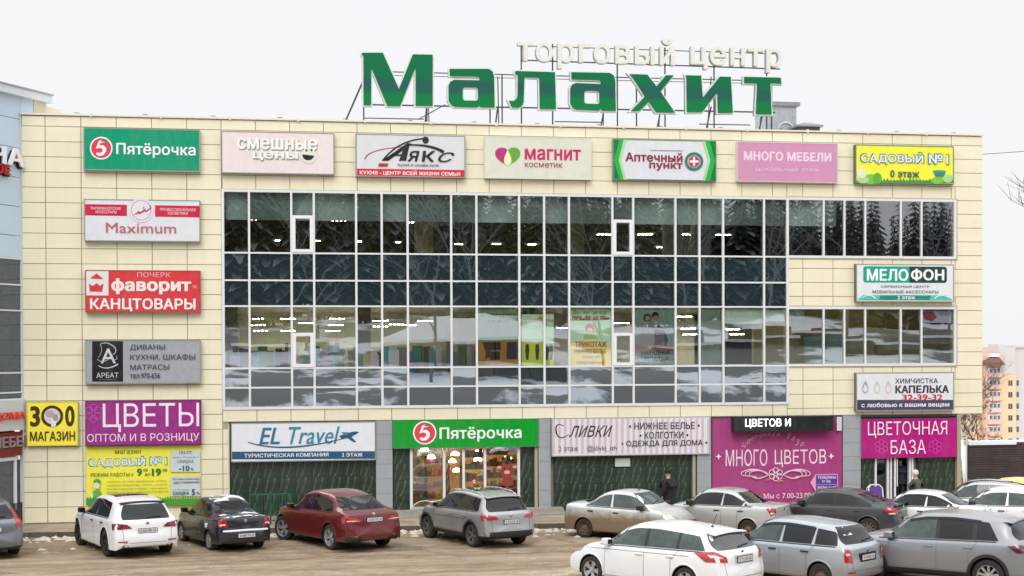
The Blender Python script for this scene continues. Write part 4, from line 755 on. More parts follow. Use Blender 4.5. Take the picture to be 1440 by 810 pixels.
# ------------------------------------------------------------------ rooftop sign
RY = .9
rs_ = thing('roof_sign', 'green capital roof letters on a steel frame with cream letters above', 'roof sign', (fac(800, 160, RY)[0], RY, ZT+.2)); RL = rs_.location
def z1(pts, ox=480, oy=40, s=4.5): return [(ox+x/s, oy+y/s) for x, y in pts]
A1 = [(685, 257), (930, 257), (956, 273), (965, 305), (969, 500), (882, 500), (872, 488), (860, 500), (715, 496), (690, 480), (678, 455), (678, 360), (690, 337), (715, 326), (872, 330), (874, 314), (862, 303), (686, 301)]
A1h = [(778, 372), (855, 373), (864, 383), (864, 448), (854, 459), (777, 457), (767, 447), (767, 382)]
def amap(p): return ((p[0]-678)/(969-678)*(865.6-801.7)+801.7, (p[1]-257)/(500-257)*(155.5-102.3)+102.3+((p[0]-678)/291)*1.2-.6)
GL = [('М', [z1([(130, 155), (262, 155), (364, 385), (452, 165), (577, 168), (577, 490), (470, 490), (470, 240), (372, 492), (290, 490), (188, 245), (188, 486), (140, 486), (140, 172), (130, 170)])]),
      ('а', [z1(A1), z1(A1h)]), ('л', [z1([(1100, 270), (1350, 278), (1357, 510), (1255, 510), (1252, 312), (1157, 308), (1152, 465), (1142, 490), (1120, 502), (1078, 500), (1060, 458), (1090, 460), (1108, 445), (1115, 420), (1116, 292), (1100, 290)])]),
      ('а', [[amap(p) for p in A1], [amap(p) for p in A1h]]),
      ('х', [z1([(378, 232), (468, 235), (514, 294), (562, 238), (600, 238), (534, 320), (608, 427), (512, 425), (475, 370), (430, 418), (385, 418), (456, 345), (393, 248)], 780, 40, 3.6)]),
      ('и', [z1([(662, 238), (740, 240), (748, 352), (835, 245), (890, 246), (900, 428), (825, 428), (822, 322), (745, 424), (668, 424), (666, 252)], 780, 40, 3.6)]),
      ('т', [z1([(958, 246), (1142, 250), (1146, 280), (1090, 276), (1097, 436), (1017, 434), (1024, 278), (958, 276)], 780, 40, 3.6)])]
def green_mat():
    m = bpy.data.materials.new('malachite_green_print'); m.use_nodes = True; n, l = ramp_nodes(m); b = n['Principled BSDF']; b.inputs['Roughness'].default_value = .3
    tc = n.new('ShaderNodeTexCoord'); s = n.new('ShaderNodeSeparateXYZ'); l.new(tc.outputs['Object'], s.inputs[0]); r = n.new('ShaderNodeValToRGB'); l.new(s.outputs[2], r.inputs[0])
    e = r.color_ramp.elements; g = (*srgb('#036b43'), 1); g2 = (*srgb('#04743f'), 1); d = (*srgb('#1d5a50'), 1); e[0].position = 0; e[0].color = g2; e[1].position = 1; e[1].color = g
    z0 = fac(550, 148, RY)[1]-RL.z; z1_ = fac(550, 76, RY)[1]-RL.z; mr_ = n.new('ShaderNodeMapRange'); mr_.inputs[1].default_value = z0; mr_.inputs[2].default_value = z1_; l.new(s.outputs[2], mr_.inputs[0]); l.new(mr_.outputs[0], r.inputs[0])
    for p, c in ((.20, g2), (.30, d), (.46, d), (.56, g)): q = e.new(p); q.color = c
    b.inputs['Specular IOR Level'].default_value = .2; b.inputs['Roughness'].default_value = .45
    l.new(r.outputs[0], b.inputs['Base Color']); return m
GMAT = green_mat(); TRIM = mat('letter_trim_white', (.78, .80, .72), .4, noise=.04); TSIDE = mat('letter_side_grey', (.32, .34, .36), .5)
for ch, polys in GL:
    P = [[fac(x, y, RY) for x, y in pts] for pts in polys]
    if ch == 'x': pass
    me = upright(curve_mesh(P, extrude=.09, offset=.05), RY+.09)
    o = put('letter', me, TRIM, rs_); o.data.materials.append(TSIDE)
    for p in o.data.polygons: p.material_index = 1 if abs(p.normal.y) < .5 else 0
    me2 = upright(curve_mesh(P, extrude=.02), RY-.03)
    for v in me2.vertices: v.co -= RL
    f_ = link('letter_face', me2, GMAT, o)
CRM = mat('cream_letter', (.74, .74, .64), .45, noise=.05); 
def word(s, x0, y0, x1, y1, y0r, y1r):
    """letters as separate solids; top/bottom given at both ends"""
    me = text_mesh(s, .022, 0, .07, 1.08)
    xs_ = [v.co.x for v in me.vertices]; ys_ = [v.co.y for v in me.vertices]; a, b_, c, d = min(xs_), max(xs_), min(ys_), max(ys_)
    Yw = RY+.2; X0 = fac(x0, y0, Yw)[0]; X1 = fac(x1, y0r, Yw)[0]; Zt = (fac(x0, y0, Yw)[1]+fac(x1, y0r, Yw)[1])/2; Zb = (fac(x0, y1, Yw)[1]+fac(x1, y1r, Yw)[1])/2
    for v in me.vertices: x, y, z = v.co; v.co = Vector((X0+(x-a)/(b_-a)*(X1-X0), Yw-z*1.6, Zb+(y-c)/(d-c)*(Zt-Zb)))-RL
    bm = bmesh.new(); bm.from_mesh(me); bmesh.ops.remove_doubles(bm, verts=bm.verts, dist=1e-5); bm.verts.index_update(); seen = set(); comps = []
    for v in bm.verts:
        if v in seen: continue
        stk = [v]; seen.add(v); cc = []
        while stk:
            q = stk.pop(); cc.append(q)
            for e in q.link_edges:
                o = e.other_vert(q)
                if o not in seen: seen.add(o); stk.append(o)
        comps.append(cc)
    comps.sort(key=lambda c_: min(v.co.x for v in c_)); groups = []
    for c_ in comps:
        lo, hi = min(v.co.x for v in c_), max(v.co.x for v in c_)
        if groups and lo < groups[-1][1]-.02: groups[-1][0] += c_; groups[-1][1] = max(hi, groups[-1][1])
        else: groups.append([list(c_), hi])
    for g, _ in groups:
        ids = {v: i for i, v in enumerate(g)}; fs = {f for v in g for f in v.link_faces}; m_ = bpy.data.meshes.new('letter'); m_.from_pydata([v.co[:] for v in g], [], [[ids[v] for v in f.verts] for f in fs]); lo_ = link('letter', m_, [CRM, TSIDE], rs_)
        for p in m_.polygons: p.material_index = 1 if abs(p.normal.y) < .5 else 0
    bm.free()
word('торговый', 727, 51, 948, 97, 55.5, 101.5); word('центр', 970, 66.5, 1099, 100, 69, 104)
fm = MB()
def P3(px, py, Y): X, Z = fac(px, py, Y); return Vector((X, Y, Z))-RL
def rail(x0, y0, x1, y1, Y, r=.022): fm.bar(P3(x0, y0, Y), P3(x1, y1, Y), r, 5)
YB = RY+.3
rail(551, 101, 1090, 114, YB); rail(551, 106, 1090, 118, YB, .014); rail(512, 147, 1090, 158, YB, .03); rail(733, 84.5, 1097, 97, YB+.05, .026); rail(727, 64, 1097, 76, YB+.05, .018); rail(551, 101, 551, 146, YB, .018)
Zr = ZT+.05
def foot(px, py0, py1, Y=YB, r=.028): 
    a = P3(px, py0, Y); b_ = Vector((a.x, a.y, -.15)); fm.bar(a, b_, r, 5)
for px, py in ((511.5, 150), (600, 101), (689, 103), (706, 104), (733, 60), (777, 62), (868, 66), (935, 67), (1004, 72), (1078, 74), (895, 110), (1085, 110)): foot(px, py, 170)
for px in (600, 700, 850, 930, 1000, 1075):
    a = P3(px, 150, YB); fm.bar(a, Vector((a.x, a.y+1.1, -.15)), .03, 5); fm.bar(Vector((a.x, a.y+1.1, -.15)), Vector((a.x-.25, a.y, a.z*.2)), .02, 5); b_ = P3(px, 108, YB); fm.bar(b_, Vector((b_.x+.3, b_.y+1.6, -.15)), .022, 5)
fm.bar(P3(511, 113, YB), P3(487, 168, YB+.6), .035, 5); fm.bar(P3(626, 147, YB), P3(588, 168, YB-.1), .02, 5)
for a_, b_ in ((512, 596), (780, 846), (983, 1055)): fm.bar(P3(a_, 166+(a_-512)*.018, RY), P3(b_, 166+(b_-512)*.018, RY), .022, 5)
fm.build('support_frame', DARKM, rs_)
# rooftop units
ru = thing('roof_unit', 'grey rooftop ventilation housing with a round fan behind the last roof letter', 'ventilation unit', (*fac(1105, 170, 4)[:1], 4, 13.2))
x0, zt = fac(1081, 143, 4); x1, _ = fac(1120, 143, 4); zt -= 13.2; x0 -= ru.location.x; x1 -= ru.location.x
mg = mat('galvanised', (.42, .45, .47), .45, metal=.4, noise=.2)
MB().box(x0, x1, 0, 1.6, 0, zt*.93).build('housing', mg, ru); MB().box(x0-.05, x1+.12, -.1, 1.7, zt*.93, zt).build('lid', mat('galvanised_dark', (.25, .27, .28), .5, noise=.2), ru)
MB().lathe([(.34, 0), (.34, -.04), (.28, -.05), (.27, 0)], 'y', ((x0+x1)/2+.12, -.005, zt*.5), 24).build('fan_ring', mat('galvanised_light', (.55, .57, .6), .4), ru)
mh = thing('roof_hatch', 'low dark metal hood on the roof right of the ventilation unit', 'roof hatch', (*fac(1139, 178, 3)[:1], 3, 13.2)); x0, zz_ = fac(1121, 175, 3); x1 = fac(1158, 175, 3)[0]; zt = fac(1140, 170.5, 3)[1]-13.2; ze = zz_-13.2; x0 -= mh.location.x; x1 -= mh.location.x
hm = MB(); hm.v = [(x0, 0, ze), (x1, 0, ze), (x1, 1, ze), (x0, 1, ze), (x0+.35, .3, zt), (x1-.35, .3, zt), (x1-.35, .7, zt), (x0+.35, .7, zt), (x0, 0, ze-.06), (x1, 0, ze-.06), (x1, 1, ze-.06), (x0, 1, ze-.06)]; hm.f = [(4, 5, 6, 7), (0, 1, 5, 4), (1, 2, 6, 5), (2, 3, 7, 6), (3, 0, 4, 7), (8, 9, 1, 0), (9, 10, 2, 1), (10, 11, 3, 2), (11, 8, 0, 3), (8, 11, 10, 9)]; hm.mi = [0]*10; hm.build('hood', mat('galvanised_dark', (.25, .27, .28), .5, noise=.2), mh)
MB().box(x0+.1, x1-.1, .1, .9, 0, ze-.061).build('curb', DARKM, mh)

# ------------------------------------------------------------------ cars
def lerp_tab(tab, x):
    if x <= tab[0][0]: return tab[0][1]
    for (a, b), (c, d) in zip(tab, tab[1:]):
        if x <= c: return b+(d-b)*(x-a)/max(c-a, 1e-6)
    return tab[-1][1]
def smooth_tab(tab, x, w=.07): return sum(lerp_tab(tab, x+w*k)*g for k, g in ((-1.6, .12), (-.8, .22), (0, .32), (.8, .22), (1.6, .12)))
def paint(name, col, metal=.0, mud=.3, mudcol=(.20, .13, .075), rough=.28, mudz=.55):
    if name in MATS: return MATS[name]
    m = mat(name, col, rough, metal, coat=.7); n, l = ramp_nodes(m); b = n['Principled BSDF']; tc = n.new('ShaderNodeTexCoord'); s = n.new('ShaderNodeSeparateXYZ'); l.new(tc.outputs['Object'], s.inputs[0])
    no = n.new('ShaderNodeTexNoise'); no.inputs['Scale'].default_value = 3.5; no.inputs['Detail'].default_value = 8; no.inputs['Roughness'].default_value = .7; l.new(tc.outputs['Object'], no.inputs[0])
    a = n.new('ShaderNodeMath'); a.operation = 'MULTIPLY_ADD'; l.new(no.outputs[0], a.inputs[0]); a.inputs[1].default_value = -.5; l.new(s.outputs[2], a.inputs[2])
    r = n.new('ShaderNodeMapRange'); r.interpolation_type = 'SMOOTHSTEP'; r.inputs[1].default_value = mudz-.25-.32; r.inputs[2].default_value = mudz-.25+.12; r.inputs[3].default_value = mud; r.inputs[4].default_value = .03; l.new(a.outputs[0], r.inputs[0])
    mx = n.new('ShaderNodeMixRGB'); l.new(r.outputs[0], mx.inputs[0]); mx.inputs[1].default_value = (*srgb(col), 1); mx.inputs[2].default_value = (*mudcol, 1); l.new(mx.outputs[0], b.inputs['Base Color'])
    r2 = n.new('ShaderNodeMath'); r2.operation = 'MULTIPLY_ADD'; l.new(r.outputs[0], r2.inputs[0]); r2.inputs[1].default_value = .45; r2.inputs[2].default_value = rough; l.new(r2.outputs[0], b.inputs['Roughness'])
    r3 = n.new('ShaderNodeMath'); r3.operation = 'MULTIPLY_ADD'; r3.use_clamp = True; l.new(r.outputs[0], r3.inputs[0]); r3.inputs[1].default_value = -1; r3.inputs[2].default_value = .75; l.new(r3.outputs[0], b.inputs['Coat Weight'])
    if metal: r4 = n.new('ShaderNodeMath'); r4.operation = 'MULTIPLY_ADD'; r4.use_clamp = True; l.new(r.outputs[0], r4.inputs[0]); r4.inputs[1].default_value = -metal*1.1; r4.inputs[2].default_value = metal; l.new(r4.outputs[0], b.inputs['Metallic'])
    return m
CG = mat('car_glass_tinted', (.008, .009, .011), .03, spec=.4, noise=.2); CGL = mat('car_glass_clear', (.055, .080, .074), .03, spec=.5, noise=.45, nscale=4)
BP = mat('black_plastic', (.018, .018, .019), .55, noise=.3, nscale=8); TY = mat('tyre_rubber', (.028, .025, .023), .85, noise=.4, nscale=9)
LR = mat('lamp_red', (.42, .015, .02), .12, coat=.8, noise=.25, nscale=12); LW = mat('lamp_clear', (.72, .66, .62), .12, coat=.8); LH = mat('headlamp_lens', (.45, .48, .5), .08, metal=.3, coat=1)
LS = mat('lamp_smoked', (.10, .02, .025), .12, coat=.8); CH = mat('chrome', (.62, .62, .62), .15, metal=1); PL = mat('plate_white', (.62, .62, .60), .5, noise=.15, nscale=10); PT = mat('plate_black', (.05, .05, .05), .6)
RIMS = mat('rim_silver', (.50, .50, .50), .32, metal=.6, noise=.25, nscale=10); RIMG = mat('rim_grey', (.16, .15, .14), .4, metal=.4, noise=.3, nscale=10); RIMB = mat('rim_black', (.018, .018, .02), .35); RIMR = mat('rim_rusty_steel', (.14, .085, .055), .7, noise=.4, nscale=10)
GAP = mat('gap_and_crease', (.02, .02, .02), .8); GAPD = mat('gap_and_crease_soft', (.16, .15, .14), .8)
WELL = mat('wheel_well', (.008, .008, .008), .9)
_wheels = {}
def wheel_meshes(r, style, spokes):
    k = (r, style, spokes)
    if k in _wheels: return _wheels[k]
    w_ = .215 if r < .34 else .245; ri = r*.66 if style != 'steel' else r*.60
    t = MB().lathe([(ri, -w_/2+.012), (ri+.012, -w_/2), (r*.88, -w_/2-.003), (r*.97, -w_/2+.02), (r, -w_/2+.05), (r, w_/2-.05), (r*.97, w_/2-.02), (r*.88, w_/2+.003), (ri+.012, w_/2), (ri, w_/2-.012)], n=30).mesh('tyre', 50); t.materials.append(TY)
    m = MB(); mi = {'silver': 0, 'grey': 0, 'black': 0, 'steel': 0}[style]
    # +y is the outer face
    m.lathe([(ri+.004, w_/2-.004), (ri-.012, w_/2-.012), (ri-.022, .02), (ri-.03, -.03)], n=30, mi=0)
    m.lathe([(ri-.02, .015), (0, .01)], n=24, mi=1)
    if style == 'steel':
        m.lathe([(ri-.015, .05), (ri*.72, .085), (ri*.5, .06), (ri*.32, .085), (0, .085)], n=24, mi=0)
        for i in range(10):
            th = 2*math.pi*i/10; c, s_ = math.cos(th), math.sin(th); m.lathe([(.022, 0), (0, .0)], c=(c*ri*.78, .084, s_*ri*.78), n=6, mi=1)
    else:
        for i in range(spokes):
            for off in ((-.16, .16) if style == 'silver' and spokes == 5 else (0,)):
                th = 2*math.pi*i/spokes+.3+off; c, s_ = math.cos(th), math.sin(th); px, pz = -s_, c; a = .028 if spokes > 5 or off else .045; b_ = a*.8
                def q(rr, ww, y): return [(c*rr+px*ww, y, s_*rr+pz*ww), (c*rr-px*ww, y, s_*rr-pz*ww)]
                I = q(ri*.15, b_, .07)+q(ri*.15, b_, .03); O = q(ri*.97, a, .095)+q(ri*.97, a, .03); n0 = len(m.v); m.v += [I[0], I[1], O[1], O[0], I[2], I[3], O[3], O[2]]
                for f in ((0, 1, 2, 3), (0, 3, 7, 4), (1, 5, 6, 2)): m.f.append(tuple(n0+z for z in f)); m.mi.append(0)
        m.lathe([(ri*.24, .06), (ri*.22, .085), (0, .09)], n=16, mi=0)
    rm = m.mesh('rim', 40); 
    for x in ({'silver': RIMS, 'grey': RIMG, 'black': RIMB, 'steel': RIMR}[style], WELL): rm.materials.append(x)
    _wheels[k] = (t, rm, w_); return _wheels[k]

PROF = {  # x from the rear bumper (0) to the nose (1) as fractions of length, z as fractions of height
 'suv': [(0, .60), (.018, .66), (.10, .90), (.125, .935), (.20, .965), (.38, 1.0), (.52, .985), (.60, .94), (.735, .685), (.80, .665), (.92, .60), (.965, .53), (1, .42)],
 'coupe': [(0, .655), (.03, .69), (.07, .70), (.28, .93), (.36, .975), (.46, 1.0), (.54, .985), (.61, .94), (.74, .69), (.81, .665), (.93, .60), (.97, .53), (1, .42)],
 'wagon': [(0, .60), (.018, .66), (.085, .88), (.11, .93), (.22, .965), (.42, 1.0), (.54, .985), (.61, .93), (.745, .665), (.82, .63), (.93, .545), (.97, .48), (1, .38)],
 'sedan': [(0, .66), (.015, .705), (.15, .725), (.205, .735), (.345, .945), (.39, .98), (.48, 1.0), (.57, .985), (.625, .94), (.745, .70), (.82, .665), (.93, .59), (.97, .52), (1, .42)],
 'lift': [(0, .655), (.02, .70), (.07, .72), (.115, .735), (.31, .94), (.36, .975), (.46, 1.0), (.56, .985), (.62, .935), (.75, .69), (.82, .655), (.93, .58), (.97, .5), (1, .40)],
}
def build_car(name, label, sp):
    L_, Wd, H, ro, wb, r = sp['L'], sp['W'], sp['H'], sp['ro'], sp['wb'], sp['r']; kind = sp['kind']
    top = [(x*L_, z*H) for x, z in PROF[kind]]; bz0, bz1 = sp.get('belt', (.62, .575)); belt = lambda x: H*(bz0+(bz1-bz0)*min(max(x/L_, 0), 1))
    cl = sp.get('clad', .27); zb0 = sp.get('zb', .19); rw = sp.get('roofw', .70)
    zt = lambda x: smooth_tab(top, x)
    st = [0, .04, .10, .18, .27, .37, .48, .6, .74, .9]+[.9+(L_-1.8)*i/20 for i in range(1, 20)]+[L_-v for v in (.9, .74, .6, .48, .37, .27, .18, .10, .04, 0)]
    fr = sp.get('rear', [(.15, .12), (.32, .03), (.45, .0), (.60, .015), (.66, .06), (.85, .075), (1.0, .10), (1.2, .16)]); ff = sp.get('front', [(.15, .10), (.3, .02), (.5, 0), (.65, .04), (.75, .16), (1.0, .3)])
    def section(x):
        d_r = max(0, 1-x/.8); d_f = max(0, 1-(L_-x)/.95); h = Wd/2*(1-.07*d_r**2.2-.13*d_f**2); zb = zb0+.09*d_r**2+.05*d_f**2
        z = zt(x); bl = min(belt(x), z-.035); g = max(z-belt(x), 0); t = min(g/.38, 1); t = t*t*(3-2*t); rr = rw*(1-.05*d_r)
        def mix(a, b): return (a[0]+(b[0]-a[0])*t, a[1]+(b[1]-a[1])*t)
        P = [(0, zb), (h*.55, zb), (h*.84, zb), (h*.955, zb+.04), (h*.985, cl), (h*.992, cl+.012), (h*1.0, cl+(bl-cl)*.38), (h*.995, cl+(bl-cl)*.68), (h*.975, bl-.085), (h*.962, bl-.045), (h*.925, bl-.003)]
        P += [mix((h*.88, bl+(z-bl)*.30), (h*.905, bl+.03)), mix((h*.80, bl+(z-bl)*.55), (h*(.905+rr)/2+.01, (bl+z)/2-.02)), mix((h*.68, bl+(z-bl)*.78), (h*(rr+.03), z-.135)), mix((h*.52, bl+(z-bl)*.90), (h*rr*.97, z-.065)), mix((h*.36, bl+(z-bl)*.97), (h*rr*.86, z-.028)), mix((h*.18, z-.003), (h*rr*.5, z-.006)), (0, z)]
        return P
    vs = []; fs = []; rings = []
    def ring(x, P, k=1.):
        zc = (P[0][1]+P[-1][1])/2; idx = []
        pts = [(y, z) for y, z in P]+[(-y, z) for y, z in P[-2:0:-1]]
        for y, z in pts: idx.append(len(vs)); vs.append([x, y*k, zc+(z-zc)*k])
        return idx
    P0 = section(0); P1 = section(L_)
    rings += [ring(0, P0, .3), ring(0, P0, .6), ring(0, P0, .85)]
    for x in st: rings.append(ring(x, section(x)))
    rings += [ring(L_, P1, .85), ring(L_, P1, .6), ring(L_, P1, .3)]
    n = len(rings[0])
    for a, b_ in zip(rings, rings[1:]):
        for i in range(n): j = (i+1) % n; fs.append((a[i], b_[i], b_[j], a[j]))
    fs.append(tuple(rings[0])); fs.append(tuple(rings[-1][::-1]))
    for v in vs:
        x, y, z = v
        if x < .7: k = (1-x/.7); v[0] = x+k*lerp_tab(fr, z)+k*.13*(abs(y)/(Wd/2))**3
        if x > L_-.8: k = (1-(L_-x)/.8); v[0] = x-k*lerp_tab(ff, z)-k*.26*(abs(y)/(Wd/2))**2.5
    for v in vs: v[0] -= L_/2
    me = bpy.data.meshes.new('body'); me.from_pydata(vs, [], fs)
    bm = bmesh.new(); bm.from_mesh(me); bmesh.ops.recalc_face_normals(bm, faces=bm.faces); bm.to_mesh(me); bm.free()
    xr = ro-L_/2; xf = xr+wb
    tmp = bpy.data.objects.new('t', me); C.objects.link(tmp)
    sd = tmp.modifiers.new('s', 'SUBSURF'); sd.levels = 1; sd.render_levels = 1
    dg = bpy.context.evaluated_depsgraph_get(); dg.update(); e = tmp.evaluated_get(dg); full = bpy.data.meshes.new_from_object(e)
    bvh = BVHTree.FromPolygons([v.co.copy() for v in full.vertices], [tuple(p.vertices) for p in full.polygons])
    ar = r*1.11; c = MB()
    for xw in (xr, xf):
        for s in (-1, 1): c.lathe([(0, 0), (ar, 0), (ar, .5), (0, .5)] if s > 0 else [(0, 0), (ar, 0), (ar, -.5), (0, -.5)], c=(xw, s*(Wd/2-.30), r+.015), n=32)
    cm = c.mesh('c'); 
    bm = bmesh.new(); bm.from_mesh(cm); bmesh.ops.remove_doubles(bm, verts=bm.verts, dist=1e-5); bmesh.ops.recalc_face_normals(bm, faces=bm.faces); bm.to_mesh(cm); bm.free()
    cut = bpy.data.objects.new('cut', cm); C.objects.link(cut)
    bo = tmp.modifiers.new('b', 'BOOLEAN'); bo.operation = 'DIFFERENCE'; bo.object = cut; bo.solver = 'EXACT'
    dg.update(); body = bpy.data.meshes.new_from_object(tmp.evaluated_get(bpy.context.evaluated_depsgraph_get())); bpy.data.objects.remove(tmp); bpy.data.objects.remove(cut)
    t = thing(name, label, 'car')
    body.materials.clear(); body.materials.append(sp['paint']); body.materials.append(BP); body.materials.append(WELL)
    for p in body.polygons:
        cc = p.center; p.use_smooth = True
        inw = any(math.hypot(cc.x-xw, cc.z-r-.015) < ar+.004 for xw in (xr, xf)) and abs(cc.y) > Wd/2-.31 and (abs(math.hypot(cc.x-xr, cc.z-r-.015)-ar) < .006 or abs(math.hypot(cc.x-xf, cc.z-r-.015)-ar) < .006 or abs(abs(cc.y)-(Wd/2-.30)) < .006)
        p.material_index = 2 if inw else 1 if cc.z < cl-.003 else 0
    body.set_sharp_from_angle(angle=R(38)); link('body', body, None, t)
    half = Wd/2
    def hit_side(x, z, s, off=.006):
        h, nn, _, _ = bvh.ray_cast(Vector((x, s*3, z)), Vector((0, -s, 0)))
        return h+nn*off if h else None
    def hit_x(y, z, d, off=.006):
        h, nn, _, _ = bvh.ray_cast(Vector((-d*6, y, z)), Vector((d, 0, 0))); return h+nn*off if h else None
    def near(p, off=.008):
        h, nn, _, _ = bvh.find_nearest(Vector(p)); return h+nn*off
    def sheet_(nm, rows, m, parent=t, smooth=True):
        b = MB(); nr = len(rows); ncol = len(rows[0])
        if any(p is None for r_ in rows for p in r_): return None
        for r_ in rows: b.v += [tuple(p) for p in r_]
        for i in range(nr-1):
            for j in range(ncol-1): a = i*ncol+j; b.f.append((a, a+1, a+ncol+1, a+ncol)); b.mi.append(0)
        return b.build(nm, m, parent, smooth=smooth, fix=False)
    def patch(nm, q, m, nu=8, nv=5, off=.008, mode='n', parent=t, rnd=0.):
        q = [Vector(p) for p in q]; rows = []
        for i in range(nv+1):
            v = i/nv; rr = []; k = 1-rnd*(abs(2*v-1)**4)
            for j in range(nu+1):
                u = .5+(j/nu-.5)*k; p = (q[0]*(1-u)+q[1]*u)*(1-v)+(q[3]*(1-u)+q[2]*u)*v
                rr.append(near(p, off) if mode == 'n' else hit_x(p.y, p.z, 1, off) if mode == 'r' else hit_x(p.y, p.z, -1, off) if mode == 'f' else hit_side(p.x, p.z, math.copysign(1, p.y), off))
            rows.append(rr)
        return sheet_(nm, rows, m, parent)
    X = lambda f: f*L_-L_/2
    ws = X(sp.get('ws', .735)); 
    # side windows
    x_end, x_slant = X(sp.get('dlo_end', .10)), sp.get('dlo_slant', .25)
    pill = sorted(X(p) for p in sp['pillars']); pw = sp.get('pillarw', .05); tops = lambda x: zt(x+L_/2)-sp.get('railh', .125); bots = lambda x: belt(x+L_/2)+.03
    gls = sp.get('glass', [CG]*6)
    for s in (-1, 1):
        edges = [x_end]+pill+[ws-.02]
        for wi in range(len(edges)-1):
            xa_, xb_ = edges[wi]+(pw/2 if wi else 0), edges[wi+1]-(pw/2 if wi < len(edges)-2 else 0); rows = []
            lean = sp.get('lean', .05); nn = 12
            for i in range(nn+1):
                x = xa_+(xb_-xa_)*i/nn; zb_ = bots(x)
                if wi == 0: zb_ += 0
                tp = tops(x)
                if wi == 0: tp = min(tp, zb_+(x-x_end)/max(x_slant, .01)*(tops(x_end+x_slant)-zb_)+.015) if x_slant > 0 else tp
                tp = max(tp, zb_+.012)
                rows.append([hit_side(x+(lean*(v/4)*(-1 if wi and wi < len(edges)-1 and i == 0 else 0)), zb_+(tp-zb_)*v/4, s) for v in range(5)])
            g = gls[min(wi, len(gls)-1)]; sheet_('window', rows, g)
        # trim under the windows and drip rail
        if sp.get('trim', 1):
            rows = [[hit_side(x, bots(x)-.035+.02*v, s, .009) for v in (0, 1)] for x in [x_end+.03+(ws+.03-x_end)*i/16 for i in range(17)]]; sheet_('window_trim', rows, BP)
        if sp.get('frame_black'):
            for wi in range(1, len(edges)-1):
                xm_ = edges[wi]; rows = [[hit_side(xm_+dx, bots(xm_)+(tops(xm_)-bots(xm_))*v/4, s, .007) for v in range(5)] for dx in (-pw/2, 0, pw/2)]; sheet_('pillar_cover', rows, BP)
        # door seams
        gm = sp.get('gap', GAPD)
        def seam(x0, z0, x1, z1, w_=.011, k=7):
            rows = []
            for i in range(k+1):
                a = i/k; x, z = x0+(x1-x0)*a, z0+(z1-z0)*a; dx, dz = x1-x0, z1-z0; l_ = math.hypot(dx, dz); nx, nz = -dz/l_*w_/2, dx/l_*w_/2
                rows.append([hit_side(x-nx, z-nz, s, .0035), hit_side(x+nx, z+nz, s, .0035)])
            sheet_('gap_and_crease', rows, gm)
        bdoor = X(sp['doors'][0]); 
        for xd in sp['doors']: xx = X(xd); seam(xx, cl+.03, xx, belt(xx+L_/2)-.01)
        rdx = xr+ar*1.03+.02; seam(rdx, cl+.03, rdx, r+.45); seam(rdx, r+.45, rdx-.18, belt(rdx+L_/2)-.01); fx = xf-ar-.05; seam(fx, cl+.03, fx-.02, belt(fx+L_/2)-.03); seam(fx, cl+.035, rdx, cl+.035, .01, 14)
        if sp.get('crease'): zc_ = sp['crease']; seam(xr-.1, zc_+.04, xf+.1, zc_, .012, 16)  # crease shown by a dark strip, its shade painted on the panel
        # handles
        for xd in sp['handles']:
            xx = X(xd); hz = belt(xx+L_/2)-.135; p = hit_side(xx, hz, s, .02)
            if p: box('door_handle', sp.get('handle', sp['paint']), p.x-.10, p.x+.10, p.y-.016, p.y+.016, p.z-.017, p.z+.017, t, bevel=.01)
        # mirror
        mx_ = ws-.22; pm = hit_side(mx_, belt(mx_+L_/2)+.06, s, .0)
        if pm:
            mm = box('wing_mirror', sp.get('mirror', sp['paint']), pm.x-.09, pm.x+.10, min(pm.y+s*.05, pm.y+s*.24), max(pm.y+s*.05, pm.y+s*.24), pm.z-.045, pm.z+.105, t, bevel=.035)
            box('mirror_arm', BP, pm.x-.03, pm.x+.05, min(pm.y-s*.02, pm.y+s*.07), max(pm.y-s*.02, pm.y+s*.07), pm.z-.05, pm.z-.01, mm)
            box('mirror_glass', CG, pm.x-.094, pm.x-.088, min(pm.y+s*.07, pm.y+s*.22), max(pm.y+s*.07, pm.y+s*.22), pm.z-.02, pm.z+.085, mm)
        # wheels
        for xw in (xr, xf):
            tm, rm, ww = wheel_meshes(r, sp['rim'], sp.get('spokes', 5)); e_ = bpy.data.objects.new('wheel', None); C.objects.link(e_); e_.parent = t; e_.empty_display_size = .2
            e_.location = (xw, s*(half-ww/2-.022), r); e_.rotation_euler = (0, random.uniform(0, 1), 0 if s > 0 else math.pi)
            if xw == xf and sp.get('steer'): e_.rotation_euler[2] += sp['steer']
            for nm, q in (('tyre', tm), ('rim', rm)): o = bpy.data.objects.new(nm, q); C.objects.link(o); o.parent = e_
            if sp.get('arches'):
                rows = []
                for i in range(23):
                    a = R(-4)+R(188)*i/22; pr = []
                    for rr in (ar-.004, ar+.03, ar+.062):
                        p = hit_side(xw+rr*math.cos(a), max(r+.015+rr*math.sin(a), .2), s, .016)
                        pr.append(p if p else Vector((xw+rr*math.cos(a), s*(half-.02), r+.015+rr*math.sin(a))))
                    rows.append(pr)
                sheet_('arch_trim', rows, BP)
            elif sp.get('lip', 1):
                rows = []
                for i in range(21):
                    a = R(0)+R(180)*i/20; pr = []
                    for rr, of in ((ar-.006, .004), (ar+.012, .017), (ar+.035, .002)):
                        p = hit_side(xw+rr*math.cos(a), max(r+.015+rr*math.sin(a), .22), s, of); pr.append(p if p else Vector((xw+rr*math.cos(a), s*(half-.02), r+.015+rr*math.sin(a))))
                    rows.append(pr)
                sheet_('arch_lip', rows, sp['paint'])
        # tail lamps: list of quads in (x offset from rear, |y| fraction, z) corners
        for q, m_ in sp['tail']: patch('tail_lamp', [(-L_/2+a, s*b_*half, c_) for a, b_, c_ in q], m_, 9, 5, .014)
